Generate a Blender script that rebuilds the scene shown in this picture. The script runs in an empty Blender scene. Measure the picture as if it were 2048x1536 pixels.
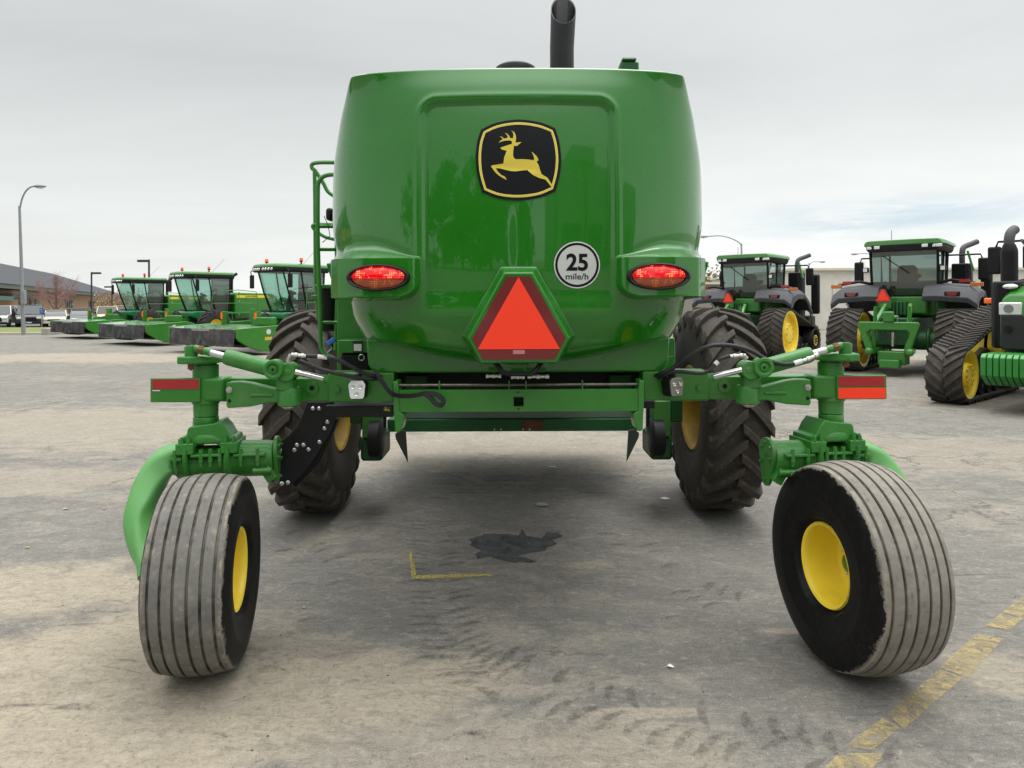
import bpy, bmesh, math, random
from mathutils import Vector, Matrix, noise
from mathutils.bvhtree import BVHTree
from mathutils.geometry import tessellate_polygon
R = math.radians
V = Vector
scene = bpy.context.scene
COL = scene.collection
random.seed(7)

# ------------------------------------------------------------------ camera
F = 1450.0          # focal length in photo pixels (2048 wide)
HZ = 608.0          # horizon row
CX = 1024.0
EYE = 1.85
ROLL = R(0.25)
cam_d = bpy.data.cameras.new('camera')
cam_d.sensor_width = 36.0
cam_d.lens = F / 2048 * 36
cam_d.shift_y = -(768 - HZ) / 2048
cam_d.clip_start = 0.05
cam_d.clip_end = 3000
cam = bpy.data.objects.new('camera', cam_d)
COL.objects.link(cam)
cam.location = (0, 0, EYE)
cam.rotation_euler = (R(90), ROLL * -1, 0)
cam.rotation_euler = (Matrix.Rotation(R(90), 3, 'X') @ Matrix.Rotation(-ROLL, 3, 'Z')).to_euler()
scene.camera = cam


def P(px, py, Y):
    """photo pixel + distance -> world point"""
    dx, dy = px - CX, HZ - py
    c, s = math.cos(-ROLL), math.sin(-ROLL)
    return V(((dx * c - dy * s) * Y / F, Y, EYE + (dx * s + dy * c) * Y / F))


def G(px, Y, z=0.0):
    p = P(px, HZ, Y)
    return V((p.x, Y, z))


# ------------------------------------------------------------------ mesh helper
class MB:
    def __init__(s):
        s.v, s.f, s.m = [], [], []

    def add(s, vs, fs, mi=0):
        o = len(s.v)
        s.v += [V(x) for x in vs]
        s.f += [tuple(i + o for i in f) for f in fs]
        s.m += [mi] * len(fs)
        return s

    def box(s, x0, x1, y0, y1, z0, z1, mi=0, M=None):
        vs = [V((x, y, z)) for x in (x0, x1) for y in (y0, y1) for z in (z0, z1)]
        if M is not None:
            vs = [M @ v for v in vs]
        return s.add(vs, [(0, 1, 3, 2), (4, 6, 7, 5), (0, 4, 5, 1), (2, 3, 7, 6), (0, 2, 6, 4), (1, 5, 7, 3)], mi)

    def beam(s, p, q, w, h, up=V((0, 0, 1)), mi=0):
        p, q = V(p), V(q)
        d = (q - p).normalized()
        r = d.cross(up)
        if r.length < 1e-4:
            r = d.cross(V((0, 1, 0)))
        r.normalize()
        u = r.cross(d)
        vs = [b + r * a * w / 2 + u * c * h / 2 for b in (p, q) for a, c in ((-1, -1), (1, -1), (1, 1), (-1, 1))]
        return s.add(vs, [(0, 1, 2, 3), (7, 6, 5, 4), (0, 4, 5, 1), (1, 5, 6, 2), (2, 6, 7, 3), (3, 7, 4, 0)], mi)

    def lathe(s, prof, p=(0, 0, 0), d=(0, 0, 1), n=20, mi=0, a0=0.0, a1=2 * math.pi):
        """prof: (distance along d, radius)"""
        p, d = V(p), V(d).normalized()
        t = d.orthogonal().normalized()
        b = d.cross(t)
        full = abs(a1 - a0 - 2 * math.pi) < 1e-6
        cols = n if full else n + 1
        vs = []
        for a, r in prof:
            for i in range(cols):
                th = a0 + (a1 - a0) * i / n
                vs.append(p + d * a + (t * math.cos(th) + b * math.sin(th)) * r)
        fs = []
        for j in range(len(prof) - 1):
            for i in range(n):
                k = (i + 1) % cols
                fs.append((j * cols + i, j * cols + k, (j + 1) * cols + k, (j + 1) * cols + i))
        if full:
            if prof[0][1] > 1e-5:
                fs.append(tuple(reversed(range(cols))))
            if prof[-1][1] > 1e-5:
                fs.append(tuple((len(prof) - 1) * cols + i for i in range(cols)))
        return s.add(vs, fs, mi)

    def cyl(s, p, q, r, r2=None, n=16, mi=0):
        p, q = V(p), V(q)
        return s.lathe([(0, r), ((q - p).length, r if r2 is None else r2)], p, q - p, n, mi)

    def tube(s, path, r, n=8, mi=0, smooth=0):
        pts = [V(p) for p in path]
        if smooth:
            pts = catmull(pts, smooth)
        fr = None
        vs, fs = [], []
        for i, p in enumerate(pts):
            d = (pts[min(i + 1, len(pts) - 1)] - pts[max(i - 1, 0)]).normalized()
            if fr is None:
                fr = d.orthogonal().normalized()
            fr = (fr - d * fr.dot(d)).normalized()
            b = d.cross(fr)
            rr = r[i] if isinstance(r, (list, tuple)) else r
            for k in range(n):
                th = 2 * math.pi * k / n
                vs.append(p + (fr * math.cos(th) + b * math.sin(th)) * rr)
        for i in range(len(pts) - 1):
            for k in range(n):
                a, c = i * n + k, i * n + (k + 1) % n
                fs.append((a, c, c + n, a + n))
        fs.append(tuple(reversed(range(n))))
        fs.append(tuple((len(pts) - 1) * n + k for k in range(n)))
        return s.add(vs, fs, mi)

    def prism(s, pts, ext, mi=0):
        """pts: 3D planar outline, ext: extrusion vector"""
        pts = [V(p) for p in pts]
        ext = V(ext)
        n = len(pts)
        nrm = V((0, 0, 0))
        for i in range(n):
            nrm += pts[i].cross(pts[(i + 1) % n])
        if nrm.dot(ext) > 0:
            pts = pts[::-1]
        vs = pts + [p + ext for p in pts]
        fs = [tuple(range(n)), tuple(reversed(range(n, 2 * n)))]
        fs += [(i, i + n, (i + 1) % n + n, (i + 1) % n) for i in range(n)]
        return s.add(vs, fs, mi)

    def loft(s, rings, mi=0, caps=True):
        n = len(rings[0])
        vs = [p for r in rings for p in r]
        fs = []
        for j in range(len(rings) - 1):
            for i in range(n):
                k = (i + 1) % n
                fs.append((j * n + i, j * n + k, (j + 1) * n + k, (j + 1) * n + i))
        if caps:
            fs.append(tuple(reversed(range(n))))
            fs.append(tuple((len(rings) - 1) * n + i for i in range(n)))
        return s.add(vs, fs, mi)

    def ball(s, c, r, n=12, sq=(1, 1, 1), mi=0):
        m = n // 2
        prof = [(-math.cos(math.pi * i / m), math.sin(math.pi * i / m)) for i in range(m + 1)]
        prof[0] = (-1, 0); prof[-1] = (1, 0)
        t = MB().lathe(prof, (0, 0, 0), (0, 0, 1), n)
        rr = r if isinstance(r, (tuple, list)) else (r * sq[0], r * sq[1], r * sq[2])
        return s.add([V((c[0] + v.x * rr[0], c[1] + v.y * rr[1], c[2] + v.z * rr[2])) for v in t.v], t.f, mi)

    def merge(s, o, M=None, mi=None):
        k = len(s.v)
        s.v += [(M @ v if M is not None else v.copy()) for v in o.v]
        s.f += [tuple(i + k for i in f) for f in o.f]
        s.m += [mi if mi is not None else x for x in o.m]
        return s

    def shift(s, off):
        off = V(off)
        s.v = [v + off for v in s.v]
        return s

    def build(s, name, mats, parent=None, origin=None, smooth=35, bevel=0, mat4=None, seg=2, weld=False):
        """origin: world position that local (0,0,0) stands for"""
        me = bpy.data.meshes.new(name)
        o0 = V(origin) if origin is not None else V((0, 0, 0))
        me.from_pydata([v - o0 for v in s.v], [], s.f)
        if not isinstance(mats, (list, tuple)):
            mats = [mats]
        for m in mats:
            me.materials.append(m)
        if len(mats) > 1:
            me.polygons.foreach_set('material_index', s.m)
        bm = bmesh.new(); bm.from_mesh(me)
        bmesh.ops.remove_doubles(bm, verts=bm.verts, dist=1e-5)
        bmesh.ops.recalc_face_normals(bm, faces=bm.faces)
        bm.to_mesh(me); bm.free()
        me.validate()
        if smooth:
            me.shade_smooth()
            me.set_sharp_from_angle(angle=R(smooth))
        o = bpy.data.objects.new(name, me)
        COL.objects.link(o)
        if parent is not None:
            o.parent = parent
        if mat4 is not None:
            o.matrix_local = mat4
        if bevel:
            b = o.modifiers.new('bevel', 'BEVEL')
            b.width = bevel; b.segments = seg; b.limit_method = 'ANGLE'; b.angle_limit = R(40)
            b.harden_normals = False
        return o


class EACH:
    """collects several small shapes that become objects of their own"""
    def __init__(s): s.items = []
    def _n(s, f, *a, **k):
        m = MB(); getattr(m, f)(*a, **k); s.items.append(m); return s
    def lathe(s, *a, **k): return s._n('lathe', *a, **k)
    def cyl(s, *a, **k): return s._n('cyl', *a, **k)
    def tube(s, *a, **k): return s._n('tube', *a, **k)
    def box(s, *a, **k): return s._n('box', *a, **k)
    def beam(s, *a, **k): return s._n('beam', *a, **k)
    def ball(s, *a, **k): return s._n('ball', *a, **k)
    def prism(s, *a, **k): return s._n('prism', *a, **k)
    def merge(s, *a, **k): return s._n('merge', *a, **k)
    def build(s, *a, **k):
        for q in s.items: q.build(*a, **k)


def catmull(pts, k=6):
    out = []
    n = len(pts)
    for i in range(n - 1):
        p0, p1, p2, p3 = pts[max(i - 1, 0)], pts[i], pts[i + 1], pts[min(i + 2, n - 1)]
        for j in range(k):
            t = j / k
            out.append(0.5 * ((2 * p1) + (p2 - p0) * t + (2 * p0 - 5 * p1 + 4 * p2 - p3) * t * t + (3 * p1 - p0 - 3 * p2 + p3) * t ** 3))
    out.append(pts[-1])
    return out


def empty(name, loc=(0, 0, 0), rz=0.0, parent=None, label=None, cat=None, group=None):
    o = bpy.data.objects.new(name, None)
    o.empty_display_size = 0.3
    COL.objects.link(o)
    o.location = loc
    o.rotation_euler = (0, 0, rz)
    if parent is not None:
        o.parent = parent
    return tag(o, label, cat, group)


def tag(o, label=None, cat=None, group=None, kind=None):
    if label: o['label'] = label
    if cat: o['category'] = cat
    if group: o['group'] = group
    if kind: o['kind'] = kind
    return o


def copy_tree(o, kids, parent=None):
    c = o.copy()
    COL.objects.link(c)
    if parent is not None:
        c.parent = parent
    for ch in kids.get(o, []):
        copy_tree(ch, kids, c)
    return c


def kid_map():
    k = {}
    for o in COL.objects:
        if o.parent is not None:
            k.setdefault(o.parent, []).append(o)
    return k


def text_mesh(txt, size, bold=0.0, sx=1.0, ext=0.0):
    cu = bpy.data.curves.new('lettering', 'FONT')
    cu.body = txt; cu.size = size; cu.offset = bold; cu.extrude = ext
    cu.align_x = 'CENTER'; cu.align_y = 'CENTER'; cu.resolution_u = 6
    ob = bpy.data.objects.new('lettering', cu)
    COL.objects.link(ob)
    dg = bpy.context.evaluated_depsgraph_get()
    me = bpy.data.meshes.new_from_object(ob.evaluated_get(dg))
    mb = MB()
    mb.add([V((v.co.x * sx, v.co.y, v.co.z)) for v in me.vertices], [tuple(p.vertices) for p in me.polygons])
    COL.objects.unlink(ob)
    bpy.data.objects.remove(ob)
    bpy.data.meshes.remove(me)
    return mb


def smooth01(t):
    t = max(0.0, min(1.0, t))
    return t * t * (3 - 2 * t)


# ------------------------------------------------------------------ materials
def srgb(r, g, b):
    f = lambda c: ((c / 255) / 12.92 if c / 255 <= 0.04045 else (((c / 255) + 0.055) / 1.055) ** 2.4)
    return (f(r), f(g), f(b), 1)


class NT:
    def __init__(s, nt):
        s.nt = nt
    def n(s, typ, **kw):
        nd = s.nt.nodes.new(typ)
        for k, v in kw.items():
            if k.startswith('i_'):
                nd.inputs[k[2:].replace('_', ' ')].default_value = v
            else:
                setattr(nd, k, v)
        return nd
    def l(s, a, b):
        s.nt.links.new(a, b)
    def noise(s, vec, scale, detail=4, rough=0.55, dist=0.0):
        nd = s.n('ShaderNodeTexNoise', i_Scale=scale, i_Detail=detail, i_Roughness=rough, i_Distortion=dist)
        if vec is not None:
            s.l(vec, nd.inputs['Vector'])
        return nd.outputs['Fac']
    def ramp(s, fac, stops):
        nd = s.n('ShaderNodeValToRGB')
        els = nd.color_ramp.elements
        while len(els) < len(stops):
            els.new(0.5)
        for e, (p, c) in zip(els, stops):
            e.position = p
            e.color = c if isinstance(c, tuple) else (c, c, c, 1)
        s.l(fac, nd.inputs['Fac'])
        return nd.outputs['Color']
    def mix(s, fac, a, b, mode='MIX'):
        nd = s.n('ShaderNodeMix', data_type='RGBA', blend_type=mode)
        for sock, val in ((nd.inputs[0], fac), (nd.inputs[6], a), (nd.inputs[7], b)):
            if isinstance(val, (int, float)):
                sock.default_value = val
            elif isinstance(val, tuple):
                sock.default_value = val
            else:
                s.l(val, sock)
        return nd.outputs[2]
    def math(s, op, a, b=0.0, c=None, clamp=False):
        nd = s.n('ShaderNodeMath', operation=op, use_clamp=clamp)
        for i, val in enumerate((a, b, c)):
            if val is None:
                continue
            if isinstance(val, (int, float)):
                nd.inputs[i].default_value = val
            else:
                s.l(val, nd.inputs[i])
        return nd.outputs[0]
    def mapping(s, vec, scale=(1, 1, 1), rot=(0, 0, 0), loc=(0, 0, 0)):
        nd = s.n('ShaderNodeMapping')
        nd.inputs['Scale'].default_value = scale
        nd.inputs['Rotation'].default_value = rot
        nd.inputs['Location'].default_value = loc
        s.l(vec, nd.inputs['Vector'])
        return nd.outputs[0]


def base_mat(name):
    m = bpy.data.materials.new(name)
    m.use_nodes = True
    t = NT(m.node_tree)
    b = m.node_tree.nodes['Principled BSDF']
    return m, t, b


MATS = {}


def mat(name, col, rough=0.5, metal=0.0, coat=0.0, var=0.12, vs=6.0, bump=0.0, bs=60.0, dust=0.0, dustcol=None, spec=0.5, emit=None, es=0.0, dscale=3.0):
    """simple painted / metal / plastic surface with tone variation and dirt of its own"""
    if name in MATS:
        return MATS[name]
    m, t, b = base_mat(name)
    tc = t.n('ShaderNodeTexCoord').outputs['Object']
    col = col if len(col) == 4 else (*col, 1)
    n1 = t.noise(tc, vs, 5, 0.6)
    dark = tuple(c * (1 - var) for c in col[:3]) + (1,)
    light = tuple(min(1, c * (1 + var)) for c in col[:3]) + (1,)
    c = t.mix(t.ramp(n1, [(0.3, 0.0), (0.7, 1.0)]), dark, light)
    rgh = t.math('MULTIPLY_ADD', n1, 0.15, rough - 0.07, clamp=True)
    if dust:
        n2 = t.noise(tc, dscale, 8, 0.68, 0.3)
        msk = t.ramp(n2, [(0.62 - 0.3 * dust, 0.0), (0.80, 1.0)])
        msk = t.math('MULTIPLY', msk, min(1, dust * 1.6))
        c = t.mix(msk, c, dustcol or srgb(128, 118, 100))
        rgh = t.math('MAXIMUM', rgh, t.math('MULTIPLY', msk, 0.9))
    t.l(c, b.inputs['Base Color'])
    t.l(rgh, b.inputs['Roughness'])
    b.inputs['Metallic'].default_value = metal
    b.inputs['Coat Weight'].default_value = coat
    b.inputs['Coat Roughness'].default_value = 0.04
    b.inputs['Specular IOR Level'].default_value = spec
    if bump:
        bp = t.n('ShaderNodeBump', i_Strength=bump, i_Distance=0.01)
        t.l(t.noise(tc, bs, 6, 0.6), bp.inputs['Height'])
        t.l(bp.outputs[0], b.inputs['Normal'])
    if emit:
        b.inputs['Emission Color'].default_value = emit
        b.inputs['Emission Strength'].default_value = es
    if name.startswith('glossy'): b.inputs['Coat IOR'].default_value = 1.6
    MATS[name] = m
    return m


GREEN = srgb(44, 112, 34)
M_hood = mat('glossy green hood paint', srgb(26, 116, 12), 0.28, coat=0.85, var=0.03, bump=0.0, spec=0.3)
M_grn = mat('green machine paint', srgb(48, 122, 36), 0.38, coat=0.25, var=0.08, dust=0.32, dustcol=srgb(96, 118, 78), bump=0.05, bs=40)
M_cast = mat('green painted casting', srgb(48, 124, 40), 0.42, coat=0.2, var=0.14, bump=0.4, bs=90, dust=0.42, dustcol=srgb(104, 120, 84))
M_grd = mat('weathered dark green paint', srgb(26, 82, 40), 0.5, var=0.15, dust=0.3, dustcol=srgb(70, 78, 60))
M_blk = mat('black steel', srgb(20, 22, 27), 0.5, var=0.15, bump=0.08, dust=0.3, dustcol=srgb(64, 62, 60))
M_pla = mat('black plastic', srgb(16, 16, 18), 0.5, spec=0.3, var=0.1, dust=0.2, dustcol=srgb(60, 60, 58))
M_gfen = mat('grey moulded fender plastic', srgb(70, 71, 76), 0.6, var=0.06, bump=0.1, bs=200, dust=0.2)
M_hose = mat('rubber hose', srgb(36, 36, 38), 0.5, var=0.2, dust=0.35, dustcol=srgb(90, 88, 84), bump=0.1, bs=300)
M_chr = mat('chromed rod', (0.75, 0.75, 0.76), 0.12, metal=1.0, var=0.04)
M_zinc = mat('zinc plated fitting', (0.62, 0.60, 0.56), 0.35, metal=0.9, var=0.15, dust=0.3, bump=0.1)
M_bolt = mat('zinc bolt head', (0.72, 0.72, 0.72), 0.3, metal=0.7, var=0.1)
M_yel = mat('yellow wheel paint', srgb(255, 222, 62), 0.45, coat=0.15, var=0.05, dust=0.16, dustcol=srgb(170, 140, 60))
M_yeld = mat('dirty yellow wheel paint', srgb(196, 158, 48), 0.5, var=0.15, dust=0.5, dustcol=srgb(120, 104, 66))
M_red = mat('red reflector', srgb(168, 24, 34), 0.3, coat=0.5, var=0.05)
M_org = mat('fluorescent orange panel', srgb(255, 62, 30), 0.45, var=0.02, emit=srgb(255, 50, 20), es=0.06)
M_dred = mat('dark red retroreflective border', srgb(112, 26, 26), 0.4, coat=0.4, var=0.05)
M_rust = mat('rusty nut', srgb(120, 78, 52), 0.8, var=0.3, bump=0.3)
M_white = mat('white vinyl', srgb(225, 226, 222), 0.35, var=0.02)
M_lgrey = mat('light grey reflective vinyl', srgb(205, 208, 204), 0.3, var=0.02)
M_blkv = mat('black vinyl', srgb(12, 13, 17), 0.45, coat=0.0, var=0.03, spec=0.25)
M_yelv = mat('yellow vinyl', srgb(222, 200, 70), 0.4, var=0.03)
M_ylin = mat('pale yellow edge vinyl', srgb(246, 226, 120), 0.4, var=0.03)
M_curt = mat('grey rubber curtain', srgb(54, 54, 57), 0.45, var=0.3, vs=3, bump=0.4, bs=6, dust=0.5, dustcol=srgb(120, 120, 118))
M_amber = mat('amber lens', srgb(255, 110, 30), 0.25, coat=0.5, var=0.05, emit=srgb(255, 90, 20), es=0.15)
M_led = mat('silver lamp reflector', srgb(225, 228, 226), 0.2, metal=0.3, coat=0.6, var=0.05)
M_blue = mat('blue plastic', srgb(50, 110, 210), 0.4)


def glass_mat(name, tint, alpha=0.55, rough=0.03):
    m, t, b = base_mat(name)
    out = m.node_tree.nodes['Material Output']
    m.node_tree.nodes.remove(b)
    tr = t.n('ShaderNodeBsdfTransparent'); tr.inputs[0].default_value = tint
    gl = t.n('ShaderNodeBsdfGlossy'); gl.inputs['Roughness'].default_value = rough
    gl.inputs['Color'].default_value = (0.9, 0.95, 0.93, 1)
    fr = t.n('ShaderNodeFresnel'); fr.inputs['IOR'].default_value = 1.5
    df = t.n('ShaderNodeBsdfDiffuse'); df.inputs['Color'].default_value = srgb(120, 130, 124)
    ms = t.n('ShaderNodeMixShader'); ms.inputs[0].default_value = alpha
    t.l(tr.outputs[0], ms.inputs[1]); t.l(df.outputs[0], ms.inputs[2])
    m2 = t.n('ShaderNodeMixShader')
    t.l(t.math('MULTIPLY_ADD', fr.outputs[0], 1.3, 0.06, clamp=True), m2.inputs[0]); t.l(ms.outputs[0], m2.inputs[1]); t.l(gl.outputs[0], m2.inputs[2])
    t.l(m2.outputs[0], out.inputs['Surface'])
    return m


M_glass = glass_mat('green tinted cab glass', (0.52, 0.76, 0.68, 1), 0.06)
M_glassd = glass_mat('grey rear cab glass', (0.48, 0.58, 0.55, 1), 0.18)
M_carglass = glass_mat('car glass', (0.12, 0.14, 0.14, 1), 0.2)


def rubber_mat(name, half, smear=0.02, side=srgb(16, 16, 17), tread=srgb(118, 112, 104), groove=True, lug=False, top_r=0.5):
    """axis of the tyre is object X; dusty tread, clean black side walls with a ragged mud edge"""
    m, t, b = base_mat(name)
    tc = t.n('ShaderNodeTexCoord').outputs['Object']
    sp = t.n('ShaderNodeSeparateXYZ'); t.l(tc, sp.inputs[0])
    ax = t.math('ABSOLUTE', sp.outputs[0])
    n1 = t.noise(tc, 28, 6, 0.65, 0.2)
    n2 = t.noise(tc, 7, 4, 0.6)
    n3 = t.noise(t.mapping(tc, (3, 40, 40)), 2.0, 4, 0.6)
    rad = t.math('SQRT', t.math('ADD', t.math('POWER', sp.outputs[1], 2.0), t.math('POWER', sp.outputs[2], 2.0)))
    edge = t.math('ADD', ax, t.math('MULTIPLY_ADD', t.math('ADD', n1, n2), smear * 2, -smear * 2))
    msk = t.math('SUBTRACT', 1.0, t.math('DIVIDE', t.math('SUBTRACT', edge, half), 0.004), clamp=True)
    if groove: msk = t.math('MULTIPLY', msk, t.math('GREATER_THAN', rad, top_r - 0.075))
    tr = t.mix(t.ramp(n2, [(0.3, 0.0), (0.7, 1.0)]), tuple(c * 0.62 for c in tread[:3]) + (1,), tread)
    tr = t.mix(t.math('MULTIPLY', n3, 0.5), tr, tuple(c * 0.7 for c in tread[:3]) + (1,))
    tr = t.mix(t.ramp(n1, [(0.56, 0.0), (0.72, 0.35 if groove else 0.18)]), tr, srgb(180, 170, 150))
    tr = t.mix(t.ramp(n1, [(0.30, 0.5), (0.42, 0.0)]), tr, srgb(70, 66, 60))
    if groove:   # dirt packed at the tread's edge
        e2 = t.math('SUBTRACT', 1.0, t.math('DIVIDE', t.math('ABSOLUTE', t.math('SUBTRACT', edge, half - 0.008)), 0.010), clamp=True)
        tr = t.mix(t.math('MULTIPLY', e2, t.ramp(n1, [(0.45, 0.0), (0.6, 0.8)])), tr, srgb(160, 146, 124))
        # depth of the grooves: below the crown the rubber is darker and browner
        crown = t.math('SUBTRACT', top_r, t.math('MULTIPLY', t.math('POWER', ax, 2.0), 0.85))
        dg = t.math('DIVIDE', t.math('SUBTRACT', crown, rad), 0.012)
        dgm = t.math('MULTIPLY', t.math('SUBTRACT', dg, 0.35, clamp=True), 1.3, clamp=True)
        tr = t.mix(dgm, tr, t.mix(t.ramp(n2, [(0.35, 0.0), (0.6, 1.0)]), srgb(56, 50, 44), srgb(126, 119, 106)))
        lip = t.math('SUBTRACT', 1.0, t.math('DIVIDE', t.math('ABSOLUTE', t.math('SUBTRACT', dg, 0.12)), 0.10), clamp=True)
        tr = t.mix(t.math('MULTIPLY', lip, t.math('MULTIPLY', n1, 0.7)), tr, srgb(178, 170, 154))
    sd = t.mix(t.ramp(n1, [(0.5, 0.0), (0.8, 0.25)]), side, srgb(70, 66, 62))
    if lug:
        sd = t.mix(t.ramp(n2, [(0.35, 0.0), (0.75, 0.7)]), side, srgb(84, 78, 72))
    t.l(t.mix(msk, sd, tr), b.inputs['Base Color'])
    t.l(t.math('MULTIPLY_ADD', msk, 0.30, 0.50), b.inputs['Roughness'])
    b.inputs['Specular IOR Level'].default_value = 0.22
    bp = t.n('ShaderNodeBump', i_Strength=0.35, i_Distance=0.006)
    t.l(n1, bp.inputs['Height']); t.l(bp.outputs[0], b.inputs['Normal'])
    return m
# ================================================================== the big windrower seen from behind
XC = 0.034                       # its plane of symmetry
WO = V((XC, 5.3, 0.0))
wind = empty('windrower', WO, 0, None, 'large green self-propelled windrower seen square from behind, deer emblem and orange triangle on its hood', 'windrower')


def mir(p):
    return V((2 * XC - p.x, p.y, p.z))


def S(s, px, py, Y):
    """pixel measured on the left half; s=1 mirrors it to the right"""
    # roll is removed about the machine's own centre so both sides match
    p = P(px, py, Y)
    return p if s < 0 else mir(p)


def lerp_tab(tab, x):
    if x <= tab[0][0]: return tab[0][1]
    for (a, b), (c, d) in zip(tab, tab[1:]):
        if x <= c:
            t = (x - a) / (c - a)
            return b + (d - b) * t
    return tab[-1][1]


def smooth_tab(tab, x):
    # catmull interpolation on a table
    n = len(tab)
    if x <= tab[0][0]: return tab[0][1]
    if x >= tab[-1][0]: return tab[-1][1]
    for i in range(n - 1):
        if x <= tab[i + 1][0]:
            x0, y0 = tab[i]; x1, y1 = tab[i + 1]
            m0 = (tab[i + 1][1] - tab[max(i - 1, 0)][1]) / (tab[i + 1][0] - tab[max(i - 1, 0)][0])
            m1 = (tab[min(i + 2, n - 1)][1] - tab[i][1]) / (tab[min(i + 2, n - 1)][0] - tab[i][0])
            h = x1 - x0; t = (x - x0) / h
            return ((2 * t**3 - 3 * t**2 + 1) * y0 + (t**3 - 2 * t**2 + t) * h * m0 + (-2 * t**3 + 3 * t**2) * y1 + (t**3 - t**2) * h * m1)


W_TAB = [(140, 308), (152, 313), (175, 327), (200, 338), (240, 351), (300, 363), (340, 367), (400, 368.5), (450, 368), (480, 364), (515, 356), (560, 345), (600, 333), (640, 325), (683, 306), (720, 296)]
YB = [(1.45, 4.0), (1.66, 3.88), (1.80, 3.815), (1.95, 3.785), (2.2, 3.775), (2.5, 3.778), (2.8, 3.796), (3.0, 3.832), (3.11, 3.878)]
DD = [(1.45, 0.50), (1.66, 0.50), (2.0, 0.66), (2.5, 0.70), (2.8, 0.62), (3.0, 0.40), (3.11, 0.16)]
SMV = [(-24, 553), (24, 553), (93.5, 676.5), (72, 718.5), (-72, 718.5), (-93.5, 676.5)]
YSMV = 3.728


def hex_sd(x, y):
    """signed distance (pixels) to the sign's outline, negative inside"""
    d = -1e9
    n = len(SMV)
    for i in range(n):
        ax, ay = SMV[i]; bx, by = SMV[(i + 1) % n]
        nx, ny = (by - ay), -(bx - ax)
        L = math.hypot(nx, ny)
        d = max(d, ((x - ax) * nx + (y - ay) * ny) / L)
    return d


def hood_point(u_x, yq, z, w):
    """u_x signed x offset on the base curve, yq base depth -> displaced point"""
    sg = 1 if u_x >= 0 else -1
    x, y = abs(u_x), yq
    q = x * F / 3.79
    py = HZ + (EYE - z) * F / 3.79
    # recessed centre panel with rounded top corners
    ax, ay = q - 163, 226 - py
    d = math.hypot(max(ax, 0), max(ay, 0)) - 36 if (ax > 0 and ay > 0) else max(q - 199, 190 - py)
    fade = 1 - smooth01((py - 575) / 60)
    y += 0.028 * smooth01(-d / 15) * fade
    # a lip just outside of it
    y -= 0.004 * math.exp(-((d - 5) / 5) ** 2) * fade
    # lamp pods
    yon = 510 - 34 * smooth01((q - 200) / 110)
    tt = max(0, min(1, (py - yon) / (516 - yon)))
    tt = tt * tt * (0.4 + 0.6 * tt)
    ybt = 555 + 40 * math.sqrt(max(0, 1 - ((240 - q) / 42) ** 2)) if q < 240 else 595 + (q - 240) * 0.02
    tb = 1 - smooth01((py - ybt + 3) / 6)
    ti = smooth01((q - 198) / 9)
    k = tt * tb * ti
    ft = lerp_tab([(198, 3.785), (215, 3.762), (300, 3.752), (345, 3.80), (368, 3.90), (380, 4.25)], q)
    y = y + (min(y, ft) - y) * k
    x *= 1 + 0.048 * k * smooth01((q - 250) / 100)
    # shallow dent shaped to imitate a person's reflection above the sign
    if 400 < py < 560:
        y += 0.006 * math.exp(-(q / 14) ** 2) * math.sin(math.pi * (py - 400) / 160)
    # raised mount of the slow-vehicle sign
    q2 = x * F / YSMV; p2 = HZ + (EYE - z) * F / YSMV
    if q2 < 140 and p2 > 520:
        dd = hex_sd(q2, p2)
        t = 1 - smooth01((dd - 6) / 15)
        y = y + (YSMV - y) * t
    return V((XC + sg * x, y, z))


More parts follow.
